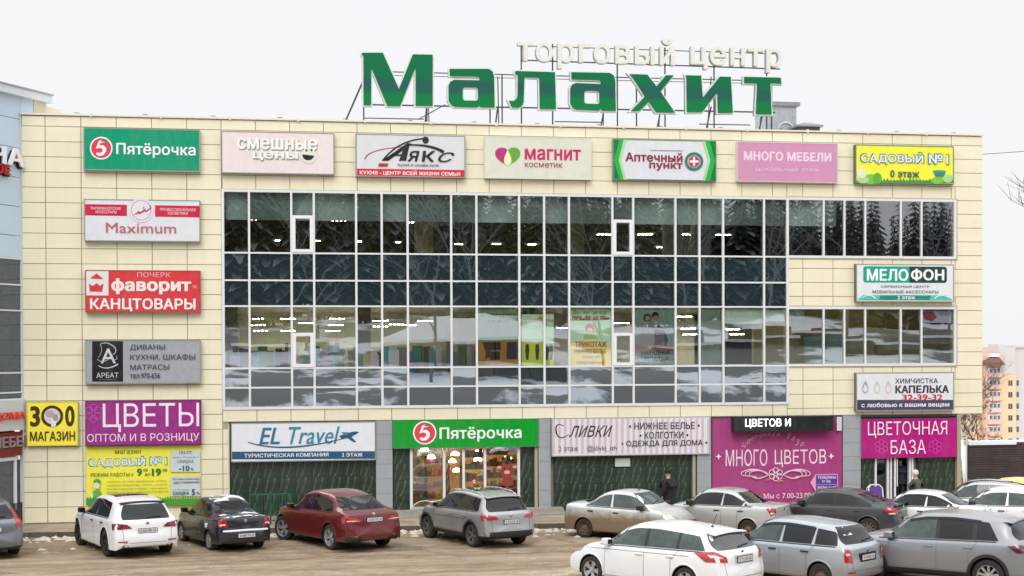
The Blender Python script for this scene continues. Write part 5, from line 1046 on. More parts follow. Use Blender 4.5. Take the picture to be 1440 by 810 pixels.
        for q, m_ in sp.get('head', [([(.10, .62, .60*H*.98), (.62, .99, .60*H), (.55, .99, .50*H), (.10, .66, .46*H)], LH)]): patch('headlamp', [(L_/2-a, s*b_*half, c_) for a, b_, c_ in q], m_, 8, 4, .010)
        if sp.get('rails'):
            pts = []
            for i in range(9):
                x = X(.16)+(X(.62)-X(.16))*i/8; h, nn_, _, _ = bvh.ray_cast(Vector((x, s*half*rw*.90, 3)), Vector((0, 0, -1))); pts.append(h+Vector((0, 0, .045 if 0 < i < 8 else .005)))
            MB().path(pts, .017, 6).build('roof_rail', sp['rails'], t, smooth=True)
        for q in sp.get('exhaust', []):
            yy = s*q[0]*half; 
            if q[0] == 0 and s < 0: continue
            MB().lathe([(.001, 0), (q[2]*.7, .0), (q[2]*.75, -.06), (q[2], -.075), (q[2]*1.05, -.05), (q[2]*1.0, .1)], 'y', (0, 0, 0), 14).build('exhaust', [BP], t, smooth=True).matrix_local = Matrix.Translation((-L_/2+.13, yy, q[1])) @ Matrix.Rotation(R(-90), 4, 'Z') @ Matrix.Diagonal((1.7 if len(q) > 3 else 1, 1, 1, 1))
        if sp.get('reflector'): z_ = sp['reflector']; patch('reflector', [(-L_/2, s*.60*half, z_+.018), (-L_/2, s*.86*half, z_+.018), (-L_/2, s*.86*half, z_-.018), (-L_/2, s*.60*half, z_-.018)], LR, 5, 2, .01, 'r')
    # glass front and rear
    zr0, zr1, wb_, wt_ = sp['rg']; patch('rear_window', [(0, -wb_*half, zr0), (0, wb_*half, zr0), (0, wt_*half, zr1), (0, -wt_*half, zr1)], sp.get('rglass', CG), 12, 8, .009, 'r', rnd=.06)
    # windscreen projected from the front
    zf0 = zt(sp.get('ws', .735)*L_)+.02; zf1 = H*.945; patch('windscreen', [(0, -.82*half, zf0), (0, .82*half, zf0), (0, .64*half, zf1), (0, -.64*half, zf1)], CGL, 12, 8, .009, 'f', rnd=.04)
    for yy in (-.35, .25): 
        a = hit_x(yy, zf0+.015, -1, .02); b_ = hit_x(yy+.42, zf0+.07, -1, .02)
        if a and b_: MB().bar(a, b_, .011, 4).build('wiper', BP, t)
    patch('grille', [(0, -.45*half, .44*H), (0, .45*half, .44*H), (0, .42*half, .33*H), (0, -.42*half, .33*H)], BP, 8, 3, .012, 'f'); patch('air_intake', [(0, -.7*half, .27*H), (0, .7*half, .27*H), (0, .6*half, .17*H), (0, -.6*half, .17*H)], BP, 8, 3, .012, 'f')
    for q, m_ in sp.get('extra_rear', []): patch('bumper_trim', [(0, a*half, c_) for a, c_ in q], m_, 12, 4, .013, 'r')
    # tailgate seams
    def rseam(y0, z0, y1, z1, w_=.011):
        rows = []
        for i in range(9):
            a = i/8; y, z = y0+(y1-y0)*a, z0+(z1-z0)*a; l_ = math.hypot(y1-y0, z1-z0); ny, nz = -(z1-z0)/l_*w_/2, (y1-y0)/l_*w_/2; rows.append([hit_x(y-ny, z-nz, 1, .004), hit_x(y+ny, z+nz, 1, .004)])
        sheet_('gap_and_crease', rows, sp.get('gap', GAPD))
    tg = sp.get('gate_z', .46); rseam(-.70*half, tg, .70*half, tg); rseam(-.70*half, tg, -.74*half, zr0-.08); rseam(.70*half, tg, .74*half, zr0-.08)
    # number plate
    pz = sp['plate']; p = hit_x(0, pz, 1, .0); 
    pl = box('number_plate', PL, p.x-.022, p.x-.006, -.26, .26, pz-.056, pz+.056, t, bevel=.004)
    box('plate_frame', BP, p.x-.02, p.x+.01, -.272, .272, pz-.068, pz+.068, pl)
    tme = text_mesh(sp.get('reg', 'А 124 ВК 18'), .02)
    xs_ = [v.co.x for v in tme.vertices]; ys_ = [v.co.y for v in tme.vertices]; a0, a1, c0, c1 = min(xs_), max(xs_), min(ys_), max(ys_)
    for v in tme.vertices: v.co = (p.x-.0235, .22-(v.co.x-a0)/(a1-a0)*.44, pz-.033+(v.co.y-c0)/(c1-c0)*.066)
    link('plate_lettering', tme, PT, pl)
    if sp.get('plate_recess'): patch('plate_recess', [(0, -.36, pz+.10), (0, .36, pz+.10), (0, .33, pz-.09), (0, -.33, pz-.09)], sp['plate_recess'], 6, 3, .004, 'r')
    bz = sp.get('badge', pz+.17); pb = hit_x(0, bz, 1, .01)
    if pb: MB().lathe([(0, -.01), (.045, -.006), (.05, .0)], 'y', (0, 0, 0), 14).build('badge', CH, t).matrix_local = Matrix.Translation(pb) @ Matrix.Rotation(R(-90), 4, 'Z')
    if sp.get('rwiper', kind in ('suv', 'wagon')):
        a = hit_x(.02, zr0+.03, 1, .025); b_ = hit_x(-.42, zr0+.06, 1, .025)
        if a and b_: MB().bar(a, b_, .014, 4).build('rear_wiper', BP, t)
    if sp.get('spoiler'):
        zs = zt(sp['spoiler'][0]*L_); xs0 = X(sp['spoiler'][0]); rows = []
        top_ = []; 
        for j in range(9):
            y = half*rw*.95*(j/4-1); rr = []
            for dx, dz in ((.20, -.004), (.06, .006), (-.07, -.012), (-.065, -.035), (.05, -.06)): rr.append(Vector((xs0+dx, y, zs-.03*abs(j/4-1)**2+dz)))
            rows.append(rr)
        sheet_('rear_spoiler', rows, sp['spoiler'][1])
    if sp.get('lipspoiler'):
        x0_ = X(.035); z_ = zt(.035*L_); sheet_('boot_spoiler', [[Vector((x0_+.08, half*.8*(j/4-1), z_+.005)), Vector((x0_-.03, half*.78*(j/4-1), z_+.05)), Vector((x0_-.07, half*.78*(j/4-1), z_+.045)), Vector((x0_-.02, half*.78*(j/4-1), z_-.01))] for j in range(9)], sp['lipspoiler'])
    if sp.get('antenna'):
        h, _, _, _ = bvh.ray_cast(Vector((X(sp['antenna']), 0, 3)), Vector((0, 0, -1))); an = MB().bar(h, h+Vector((0, 0, .03)), .03, 6); an.bar(h+Vector((0, 0, .03)), h+Vector((-.12, 0, .30)), .007, 4); an.build('antenna', BP, t)
    if sp.get('visors'):
        for s in (-1, 1):
            rows = [[hit_side(x, tops(x)-.03+.05*v, s, .018) for v in (0, 1)] for x in [X(.25)+(X(.60)-X(.25))*i/12 for i in range(13)]]; sheet_('rain_visor', rows, CG)
    if sp.get('sunroof'): 
        rows = [[bvh.ray_cast(Vector((X(.30+.22*i/5), half*.52*(j/3-1), 3)), Vector((0, 0, -1)))[0]+Vector((0, 0, .006)) for j in range(7)] for i in range(6)]; sheet_('glass_roof', rows, CG)
    if sp.get('snowcap'):
        random.seed(4); rows_s = MB()
        def topz(x, y): 
            h = bvh.ray_cast(Vector((x, y, 3)), Vector((0, 0, -1))); return h[0] if h[0] and h[1].z > .86 else None
        for (xa_, xb_, yw, thr) in ((X(.335), X(.43), .62, .02), (X(.45), X(.60), .6, .22), (X(.012), X(.048), .78, -.1), (X(.125), X(.165), .74, -.05), (X(.76), X(.9), .7, .25)):
            nx, ny = 48, 44; idx = {}
            for i in range(nx+1):
                for j in range(ny+1):
                    x = xa_+(xb_-xa_)*i/nx; y = half*yw*(2*j/ny-1); d = mn.fractal(Vector((x*3.1, y*2.2, 1)), 1, 2, 4)+.12
                    edge = min(i, nx-i, j, ny-j)/5.; 
                    if d > thr and edge > .1:
                        h = topz(x, y)
                        if h: idx[(i, j)] = len(rows_s.v); rows_s.v.append((x, y, h.z+.004+.03*min(1, (d-thr)*2.5)*min(1, edge)))
            for i in range(nx):
                for j in range(ny):
                    q = [(i, j), (i+1, j), (i+1, j+1), (i, j+1)]
                    if all(k in idx for k in q): rows_s.f.append(tuple(idx[k] for k in q)); rows_s.mi.append(0)
        for (xa_, z_, ln) in ((-L_/2, sp['plate']+.16, .85), ):
            rows = [[near((-L_/2, half*ln*(2*i/14-1), z_+dz), .014+.012*(1-abs(dz)/.03)) for dz in (-.03, 0, .03)] for i in range(15)]; sheet_('snow_ledge', rows, SNOW)
        rows_s.build('snow_patch', mat('car_snow', (.66, .68, .72), .8, noise=.2, nscale=9, bump=.4), t, smooth=True)
        patch('snow_patch', [(xr-.02, -half, r+.52), (xr+.28, -half, r+.50), (xr+.20, -half, r+.36), (xr+.04, -half, r+.40)], SNOW, 5, 4, .012, 's'); patch('snow_patch', [(xr-.02, half, r+.52), (xr+.28, half, r+.50), (xr+.20, half, r+.36), (xr+.04, half, r+.40)], SNOW, 5, 4, .012, 's')
    t['_ax'] = xr
    return t
def place_rear_wheel(t, sp, px, py, heading, side):
    """put the outer foot of the rear wheel on `side` (+1 left, -1 right) at the surveyed ground spot"""
    P = gnd(px, py); a = R(heading); lx, ly = sp['ro']-sp['L']/2, side*(sp['W']/2-.12)
    t.rotation_euler = (0, 0, a); t.location = (P.x-(lx*math.cos(a)-ly*math.sin(a)), P.y-(lx*math.sin(a)+ly*math.cos(a)), P.z-.01)
    del t['_ax']
WHP = paint('paint_white', (.80, .81, .83), mud=.25, mudz=.35); WHC = paint('paint_white_clean', (.80, .81, .84), mud=.22, mudz=.15, mudcol=(.3, .24, .18)); BLK = paint('paint_black', (.012, .014, .022), mud=.30, mudcol=(.06, .05, .04), rough=.2)
RED = paint('paint_dark_red', (.135, .008, .012), metal=.25, mud=.35, mudz=.45, mudcol=(.13, .07, .05)); SIL = paint('paint_silver_beige', (.36, .36, .36), metal=.5, mud=.35, mudz=.55); LOG = paint('paint_pale_green_silver', (.60, .64, .62), metal=.25, mud=.97, mudz=.90, mudcol=(.185, .12, .065)); GRN = paint('paint_silver_light', (.50, .51, .50), metal=.35, mud=.55, mudz=.55)
KAL = paint('paint_ice_blue_silver', (.38, .42, .455), metal=.4, mud=.62, mudz=.66, mudcol=(.21, .17, .13)); CX5 = paint('paint_silver_grey', (.27, .285, .305), metal=.6, mud=.35, mudz=.4); BLG = paint('paint_black_grey', (.022, .026, .032), mud=.5, mudcol=(.10, .09, .075), mudz=.5, rough=.3); GRY = paint('paint_grey_metallic', (.16, .18, .20), metal=.5, mud=.4, mudz=.5)
YEL = paint('paint_yellow', (.70, .55, .06), mud=.3)
tl = lambda x0, x1, y0, y1, za, zb, m=LR: [([(x1, 1.0, zb), (x0, y1, zb), (x0, y0, za), (x1, 1.0, za)], m)]
CARS = [
 ('parked_car', 'clean white sport utility car with black wheels and wide oval exhausts, leftmost whole car', dict(L=4.85, W=1.94, H=1.70, ro=1.06, wb=2.895, r=.395, kind='suv', paint=WHC, rim='black', spokes=5, clad=.24, belt=(.655, .60), rear=[(.15, .14), (.36, .03), (.5, 0), (.66, .01), (.75, .06), (.95, .08), (1.15, .12)],
   pillars=[.44], doors=[.44], handles=[.485, .28], dlo_end=.185, dlo_slant=.16, rg=(1.10, 1.50, .74, .60), plate=.79, badge=1.0, tail=[([(.40, 1.0, 1.0), (-.02, .62, 1.0), (-.02, .46, .88), (.34, 1.0, .82)], mat('lamp_dark_red', (.22, .015, .022), .12, coat=.8, noise=.3, nscale=12))], exhaust=[(.66, .36, .052, 1)], reflector=.50, zb=.25, mirror=BP, spoiler=(.125, BP), reg='Е 320 МК 18', extra_rear=[([(-.5, .36), (.5, .36), (.42, .24), (-.42, .24)], BP)], sunroof=1, handle=BP, gap=GAPD), 152.2, 781.8, 111.5, 1),
 ('parked_car', 'black sedan dusted with snow on its roof and boot lid', dict(L=4.26, W=1.70, H=1.50, ro=.95, wb=2.476, r=.30, kind='sedan', paint=BLK, rim='silver', spokes=7, clad=.24, belt=(.665, .62), pillars=[.43], doors=[.43], handles=[.47, .27], dlo_end=.225, dlo_slant=.18, rg=(1.09, 1.38, .72, .56), plate=.50, badge=.92, tail=[([(.24, 1.0, 1.0), (-.02, .72, .98), (-.02, .66, .76), (.20, 1.0, .78)], LR), ([(.05, .97, .86), (-.02, .76, .86), (-.02, .74, .80), (.05, .97, .80)], LW)], snowcap=1, mirror=BP, handle=CH, reg='М 406 ТН 18', gap=GAP, exhaust=[(0, .27, .028)]), 297.7, 773.7, 111.5, 1),
 ('parked_car', 'dark red coupe-like sport utility car with silver wheels', dict(L=4.88, W=1.99, H=1.69, ro=1.07, wb=2.933, r=.385, kind='coupe', paint=RED, rim='silver', spokes=5, zb=.25, clad=.30, belt=(.675, .60), pillars=[.455], doors=[.455], handles=[.495, .30], dlo_end=.20, dlo_slant=.36, frame_black=1, rg=(1.21, 1.52, .76, .62), plate=.93, badge=1.08, tail=[([(.36, 1.0, 1.03), (-.02, .60, 1.02), (-.02, .42, .92), (.34, 1.0, .82)], LR), ([(.10, .92, .95), (-.02, .66, .95), (-.02, .50, .92), (.10, .92, .92)], LW)], reg='А 001 ЕУ 18', reflector=.47, exhaust=[(.70, .36, .05, 1)], extra_rear=[([(-.95, .50), (-.45, .42), (-.45, .30), (-.92, .30)], BP), ([(.45, .42), (.95, .50), (.92, .30), (.45, .30)], BP)], gap=GAP, steer=.25), 466.7, 773, 117, 1),
 ('parked_car', 'dusty silver sport utility car with roof rails before the grocery', dict(L=4.49, W=1.84, H=1.66, ro=.93, wb=2.677, r=.355, kind='suv', paint=SIL, rim='grey', spokes=5, zb=.25, clad=.40, arches=1, belt=(.655, .61), pillars=[.44, .235], doors=[.44], handles=[.475, .275], dlo_end=.135, dlo_slant=.10, frame_black=1, rg=(1.10, 1.50, .78, .62), plate=.80, badge=.98, tail=[([(.42, 1.0, 1.0), (-.02, .60, 1.0), (-.02, .48, .90), (.32, 1.0, .84)], LR), ([(.36, 1.0, .97), (-.02, .86, .95), (-.02, .84, .93), (.33, 1.0, .94)], LS)], rails=mat('rail_silver', (.62, .63, .62), .35, metal=.5), sunroof=1, spoiler=(.12, SIL), reg='К 772 АВ 18', extra_rear=[([(-.95, .52), (.95, .52), (.9, .30), (-.9, .30)], BP)], gap=GAP, crease=.80), 666, 769.1, 113, 1),
 ('parked_car', 'pale silver sedan coated in brown mud below its windows, facing right', dict(L=4.25, W=1.74, H=1.53, ro=.87, wb=2.63, r=.305, kind='sedan', paint=LOG, rim='steel', clad=.24, belt=(.665, .615), pillars=[.435], doors=[.435], handles=[.475, .265], pillarw=.09, dlo_end=.215, dlo_slant=.13, rg=(1.10, 1.40, .72, .58), plate=.5, badge=.9, glass=[CGL]*3, tail=[([(.16, 1.0, 1.0), (-.02, .76, 1.0), (-.02, .74, .68), (.14, 1.0, .68)], LR)], mirror=BP, handle=BP, antenna=.56, reg='Н 518 ОС 18', gap=GAPD), 823, 755.5, -43, -1),
 ('parked_car', 'light silver sedan with slim red lamp before the magenta wall', dict(L=4.26, W=1.70, H=1.50, ro=.95, wb=2.476, r=.30, kind='sedan', paint=GRN, rim='steel', clad=.23, belt=(.665, .62), pillars=[.435, .265], doors=[.435], handles=[.47, .28], pillarw=.075, dlo_end=.19, dlo_slant=.22, rg=(1.09, 1.38, .72, .56), plate=.52, badge=.92, tail=[([(.34, 1.0, 1.0), (-.02, .72, 1.0), (-.02, .68, .84), (.16, 1.0, .74)], LR), ([(.20, 1.0, .86), (-.02, .84, .86), (-.02, .80, .82), (.16, 1.0, .80)], LW)], mirror=BP, handle=BP, reg='У 257 НА 18'), 1053, 757, 137, 1),
 ('parked_car', 'dark grey-black hatchback with a round red lamp, between silver and white sedans', dict(L=4.51, W=1.79, H=1.48, ro=.95, wb=2.685, r=.325, kind='lift', paint=BLG, rim='grey', spokes=10, clad=.23, belt=(.685, .62), pillars=[.45, .27], doors=[.45], handles=[.485, .29], dlo_end=.185, dlo_slant=.20, frame_black=1, rg=(1.13, 1.36, .72, .60), plate=.62, badge=.98, tail=[([(.46, 1.0, .98), (.0, .66, .97), (.0, .66, .80), (.30, 1.0, .78)], LR), ([(.30, 1.0, .84), (.02, .80, .84), (.02, .80, .80), (.26, 1.0, .80)], LW)], mirror=BP, reg='Р 640 ХМ 18', lipspoiler=BLG, gap=GAP), 1222, 757, 139, 1),
 ('parked_car', 'white sedan behind the grey crossover with its quarter window near the boot', dict(L=4.35, W=1.68, H=1.42, ro=.95, wb=2.492, r=.295, kind='sedan', paint=WHP, rim='silver', spokes=7, clad=.23, belt=(.675, .63), pillars=[.435, .275], doors=[.435], handles=[.47, .29], pillarw=.075, dlo_end=.19, dlo_slant=.24, rg=(1.02, 1.31, .70, .56), plate=.55, badge=.88, tail=[([(.2, 1.0, .92), (-.02, .62, .92), (-.02, .60, .78), (.2, 1.0, .78)], LR)], reg='О 093 КТ 18', handle=BP, visors=1), 1345, 757, 140, 1),
 ('parked_car', 'white family wagon cut by the right edge with a steering wheel seen through its glass', dict(L=4.04, W=1.70, H=1.50, ro=.78, wb=2.476, r=.295, kind='wagon', paint=WHP, rim='steel', clad=.24, belt=(.655, .61), pillars=[.43, .25], doors=[.43], handles=[.47, .28], pillarw=.09, dlo_end=.10, dlo_slant=.12, glass=[CGL]*4, rg=(1.0, 1.36, .74, .6), plate=.6, tail=tl(-.02, .2, .72, .74, .8, 1.15), mirror=BP, handle=BP, reg='С 815 РЕ 18'), 1462, 757, 146, 1),
 ('parked_car', 'silver hatchback mostly hidden behind the white wagon at the right edge', dict(L=4.2, W=1.72, H=1.55, ro=.8, wb=2.55, r=.30, kind='wagon', paint=GRN, rim='steel', clad=.24, belt=(.645, .60), pillars=[.43, .25], doors=[.43], handles=[.47, .28], dlo_end=.10, dlo_slant=.12, glass=[CGL]*4, rg=(1.0, 1.38, .74, .6), plate=.6, tail=tl(-.02, .2, .72, .74, .8, 1.15), mirror=BP, handle=BP, rails=BP, reg='Т 376 ВО 18'), 1436, 744, 150, 1),
 ('parked_car', 'yellow car with dark windows at the corner of the building', dict(L=4.3, W=1.75, H=1.60, ro=.85, wb=2.6, r=.31, kind='wagon', paint=YEL, rim='steel', clad=.24, belt=(.66, .62), pillars=[.43, .25], doors=[.43], handles=[.47, .28], dlo_end=.10, dlo_slant=.12, rg=(1.05, 1.42, .74, .6), plate=.6, tail=tl(-.02, .2, .72, .74, .8, 1.15), mirror=BP, handle=BP, reg='Х 209 УА 18'), 1492, 741, 178, 1),
 ('parked_car', 'white estate car in front with large red lamps and silver five-spoke wheels', dict(L=4.56, W=1.82, H=1.50, ro=1.0, wb=2.648, r=.32, kind='wagon', paint=WHP, rim='silver', spokes=5, clad=.23, belt=(.665, .60), pillars=[.465, .275], doors=[.465], handles=[.495, .305], dlo_end=.115, dlo_slant=.24, frame_black=1, pillarw=.075, glass=[CGL]*4, rglass=mat('car_glass_rear_grey', (.05, .055, .055), .05, spec=.7, noise=.3), rg=(1.03, 1.36, .80, .66), plate=.82, badge=.96, tail=[([(.78, 1.0, 1.0), (-.02, .70, .98), (-.02, .66, .80), (.46, 1.0, .80)], LR), ([(.42, 1.0, .97), (.0, .84, .96), (.0, .82, .91), (.34, 1.0, .90)], LW)], spoiler=(.11, WHP), antenna=.20, reg='Т 712 НО 18', plate_recess=mat('recess_shaded_white', (.5, .5, .5), .5), crease=.84), 967, 838, 127, 1),  # plate recess lies flush; its shade is put into the greyer white
 ('parked_car', 'icy blue-silver estate car with a white triangle sticker in its rear window', dict(L=4.04, W=1.70, H=1.50, ro=.78, wb=2.476, r=.295, kind='wagon', paint=KAL, rim='steel', clad=.24, belt=(.645, .615), pillars=[.455, .245], doors=[.455], handles=[.50, .29], pillarw=.085, dlo_end=.095, dlo_slant=.12, rg=(1.02, 1.37, .76, .62), plate=.72, badge=.86, tail=[([(.14, 1.0, 1.03), (-.02, .80, 1.02), (-.02, .70, .66), (.12, 1.0, .66)], LR), ([(.06, .97, .86), (-.02, .82, .86), (-.02, .76, .76), (.05, .97, .76)], LW)], handle=BP, mirror=BP, visors=1, glass=[CG, CG, CGL], reg='У 154 КО 18', plate_recess=BP, reflector=.42), 1156, 828, 126, 1),
 ('parked_car', 'large silver-grey crossover with dark window surrounds, front right corner of the lot', dict(L=4.55, W=1.84, H=1.68, ro=.93, wb=2.70, r=.36, kind='suv', paint=CX5, rim='silver', spokes=9, zb=.25, clad=.40, arches=1, belt=(.665, .60), pillars=[.455, .275], doors=[.455], handles=[.495, .30], dlo_end=.16, dlo_slant=.24, frame_black=1, pillarw=.09, glass=[CG, CG, CGL], rg=(1.16, 1.50, .78, .60), plate=.75, badge=.95, tail=[([(.52, 1.0, 1.05), (-.02, .62, 1.02), (-.02, .60, .90), (.30, 1.0, .90)], LS)], spoiler=(.12, CX5), reg='В 443 СА 18', visors=1), 1391, 832, 136, 1),
 ('parked_car', 'grey metallic wagon cut by the left edge with a tall red tail lamp', dict(L=4.63, W=1.89, H=1.67, ro=1.0, wb=2.774, r=.365, kind='suv', paint=GRY, rim='silver', spokes=5, clad=.36, arches=1, belt=(.65, .60), pillars=[.45, .24], doors=[.45], handles=[.49, .28], dlo_end=.12, dlo_slant=.14, rg=(1.12, 1.50, .70, .56), plate=.85, badge=1.0, tail=[([(.20, 1.0, 1.08), (-.02, .76, 1.05), (-.02, .72, .92), (.18, 1.0, .92)], LR), ([(.55, .80, 1.50), (.36, .72, 1.46), (.02, .78, 1.06), (.20, 1.0, 1.08)], LR)], reg='Е 068 ОН 18'), 20, 779, 112, -1),
]
random.seed(9)
for nm, lb, sp, px, py, hd, sd in CARS:
    t = build_car(nm, lb, sp); place_rear_wheel(t, sp, px, py, hd, sd)

# white warning triangle in the blue-silver estate's rear window is a sticker on that car
est = [o for o in C.objects if o.get('label', '').startswith('icy blue')][0]
rwn = [c for c in est.children if c.name.startswith('rear_window')][0]
vv = rwn.data.vertices; nC = 13
def rw_pt(u, v):  # u across 0..12, v up 0..8 on the rear window sheet
    i0, j0 = int(v), int(u); return vv[i0*nC+j0].co.copy()
st3 = MB(); q = [rw_pt(11, 4), rw_pt(10, 8), rw_pt(8, 4)]; st3.v = [tuple(p+Vector((-.008, 0, .002))) for p in q]; st3.f = [(0, 1, 2)]; st3.mi = [0]; st3.build('triangle_sticker', flat('#e8e6e4'), est, fix=False)
# ------------------------------------------------------------------ railing, bike rack, post
rl_ = thing('railing', 'green metal railing on the pavement between the black sedan and the red car', 'railing', (*fac(352, 720, -1.3)[:1], -1.3, .19)); GRM = mat('green_rail_paint', (.012, .11, .075), .4, noise=.15)
x1 = fac(409, 720, -1.3)[0]-rl_.location.x
for z in (.12, .98): MB().bar((0, 0, z), (x1, 0, z), .022, 6).build('rail', GRM, rl_)
for i in range(3): MB().bar((x1*i/2, 0, 0), (x1*i/2, 0, 1.02), .028, 6).build('post', GRM, rl_)
for i in range(1, 14):
    if i % 7: MB().bar((x1*i/14, 0, .12), (x1*i/14, 0, .98), .009, 5).build('baluster', GRM, rl_)
br = thing('bike_rack', 'pale bent-pipe bicycle rack on the step before the grocery window', 'bicycle rack', (*fac(579, 718, -.25)[:1], -.25, .41)); PIP = mat('pale_pipe', (.62, .60, .55), .4, noise=.1)
for k in range(2): MB().path([Vector((k*.55+.5*(1-math.cos(math.pi*i/12))/1.0*.9, k*.05, .34*math.sin(math.pi*i/12))) for i in range(13)], .02, 6).build('hoop', PIP, br, smooth=True)

# ------------------------------------------------------------------ neighbour on the left
NA = R(60); nv_ = Vector((math.cos(NA), math.sin(NA), 0)); nn = Vector((math.sin(NA), -math.cos(NA), 0))
nb = thing('neighbour_building', 'pale blue clad shopping block angled at the left edge with dark glazing and red letters', 'building', (XL-.03, .02, 0), NA)
def zc(y): return fac(31, y)[1]
def nbx(name, s0, s1, y0, y1, m, d0=-.0, d1=.3): return MB().box(s0, s1, d0, d1, zc(y1), zc(y0)).build(name, m, nb)
BLU = mat('blue_cladding', (.54, .68, .82), .3, noise=.06, nscale=.5); DKG = mat('neighbour_glass', (.045, .075, .10), .05, spec=1.0, noise=.3)
SS = [(-7.2+i*1.2, -6.0+i*1.2) for i in range(7)]
yb = [136, 168, 209, 250, 291, 332, 363.5]
for a_, b_ in SS:
    a2, b2 = a_, b_
    for y0, y1 in zip(yb, yb[1:]):
        if b_ > .05: b2 = min(b_, .66)
        if y0 > 160 and b_ > .05: b2 = -.0
        if b2 > a2+.05: nbx('cladding_panel', a2+.006, b2-.006, y0+.4, y1-.4, BLU)
MB().box(-.09, .025, -.03, .0, 0, zc(160)).build('corner_trim', mat('corner_trim_grey', (.55, .58, .60), .5), nb).rotation_euler = (0, 0, -NA); nbx('wall', -7.2, -.02, 137, 735, DARKM, .31, .6); nbx('wall', -.02, 2.5, 137, 170, mat('cream_side_wall', (.74, .66, .47), .6), .31, .6)
nbx('cladding_panel', .67, 1.32, 137, 175, mat('cream_side_wall', (.74, .66, .47), .6), -.01, .3)
MB().box(-7.6, 1.36, -.22, 1.2, zc(137), zc(126)).build('roof_fascia', mat('white_fascia', (.66, .69, .72), .4, noise=.05), nb); MB().box(-7.6, 1.40, -.26, 1.25, zc(126)+.002, zc(124)).build('fascia_cap', mat('grey_flashing', (.35, .36, .38), .4), nb)
ym_ = [364.5, 401, 437, 524, 551.5, 561]
for y0, y1 in zip(ym_, ym_[1:]):
    for a_, b_ in SS[:6]: nbx('window_pane', a_+.03, b_-.03, y0+1, y1-1, DKG, .02, .3)
for y in ym_: nbx('transom', -7.2, -.02, y-1, y+1, ALU, -.02, .018)
nbx('sign_band', -7.2, -.03, 561.5, 604, mat('white_band', (.62, .65, .68), .4, noise=.05), -.12, .3); nbx('shop_sign', -7.2, -.12, 606.5, 640, mat('dark_red_board', (.20, .012, .02), .4), -.06, .3)
nbx('door_frame', -7.2, -.2, 641, 646, ALU, .0, .3); nbx('door_frame', -.42, -.3, 646, 715, ALU, .0, .3); nbx('shop_window', -7.2, -.42, 646, 706, DKG, .05, .3); nbx('plinth', -7.2, -.03, 706, 738, mat('black_granite', (.015, .015, .016), .3, noise=.3), .0, .3); nbx('shop_window', -.3, -.03, 646, 706, DARKM, .06, .3)
def ntext(s, px0, px1, y0, y1, col, bold, off, name='lettering', shadow=None):
    # px -> distance along the wall
    def sx(px):
        d = _ray(px, (y0+y1)/2); o = Vector((CX, -CD, CZ)); p0 = nb.location; t = (Vector((p0.x, p0.y, 0))-Vector((o.x, o.y, 0))).dot(nn)/Vector((d.x, d.y, 0)).dot(nn); P = o+d*t; return (P-p0).dot(nv_)
    me = stand(text_mesh(s, bold, 0, .035), sx(px0), sx(px1), zc(y1), zc(y0), -off); return link(name, me, col if not isinstance(col, str) else flat(col), nb)
ntext('НА', -18, 29, 211, 236, '#f0f1f3', .03, .14); ntext('НА', -19, 28.5, 214, 238, '#15171b', .03, .05)  # second, black copy paints the white letters' shadow on the wall
ntext('СТРОЕ', -48, 9.5, 236.5, 250, '#c2202c', .03, .14); ntext('СТРОЕ', -48, 11, 239, 252, '#15171b', .03, .05)  # black copy again as painted shadow behind the red letters
ntext('ДОМА', -17, 28.5, 578, 590.5, mat('red_letter_paint', (.75, .07, .04), .4), .02, .2); ntext('МЕБЕЛЬ', -16, 50, 612, 627, '#9a8a8c', .02, .1)

# ------------------------------------------------------------------ things beyond the right corner
def tree_mesh(h, seed, spread=.5, levels=4, r0=.11, tilt=.0, n1=5):
    rd = random.Random(seed); tr = MB(); cr_ = MB(); tips = []
    def grow(p, d, l_, r, lv):
        q = p
        for k in range(3):
            d = (d+Vector((rd.uniform(-1, 1), rd.uniform(-1, 1), rd.uniform(-.2, .35)))*.13).normalized(); e = q+d*l_/3; (tr if lv < 2 else cr_).bar(q, e, r*(1-k*.2), 5 if lv < 2 else 3, 0, r*(1-(k+1)*.2)); q = e
            if lv < levels:
                for _ in range(2 if lv else 2 if k else 1):
                    a = rd.uniform(0, 6.28); dd = (d+Vector((math.cos(a), math.sin(a), rd.uniform(0, .5)))*spread*1.5).normalized(); grow(q, dd, l_*rd.uniform(.5, .68), r*.5, lv+1)
        tips.append(q)
    grow(Vector((0, 0, 0)), Vector((tilt, 0, 1)), h*.62, r0, 0); return tr, cr_, tips
BARK = mat('bark_brown', (.11, .085, .065), .9, noise=.3); BIR = mat('birch_bark', (.55, .52, .48), .8, noise=.4, nscale=5); BER = mat('dry_leaf_orange', (.42, .20, .09), .8, noise=.3)
def tree(name, label, P, h, seed, m, leaf=0, lm=None, **k):
    t = thing(name, label, 'tree', P); tr, cr_, tips = tree_mesh(h, seed, **k); tr.build('trunk', m, t, smooth=True); cr_.build('crown', BARK, t)
    if leaf:
        rd = random.Random(seed); b = MB()
        for i in range(leaf):
            c = rd.choice(tips)+Vector((rd.gauss(0, .18), rd.gauss(0, .18), rd.gauss(0, .18))); a = rd.uniform(.04, .09); u = Vector((rd.uniform(-1, 1), rd.uniform(-1, 1), rd.uniform(-1, 1))).normalized()*a; v = Vector((rd.uniform(-1, 1), rd.uniform(-1, 1), rd.uniform(-1, 1))).normalized()*a; b.quad(c-u, c+v, c+u, c-v)
        b.build('leaves', lm or BER, t, kind='stuff', fix=False)
    return t
def at(px, Y): X = fac(px, 600, Y)[0]; return (X, Y, 0)
tree('birch_tree', 'slim pale birch with bare twigs just beyond the corner of the building', at(1353, 9), 4.6, 3, BIR, r0=.06)
tree('rowan_tree', 'bare rowan with sparse orange leaves right of the corner before the flats', at(1378, 12), 3.3, 8, BARK, 300, spread=.5, r0=.05)
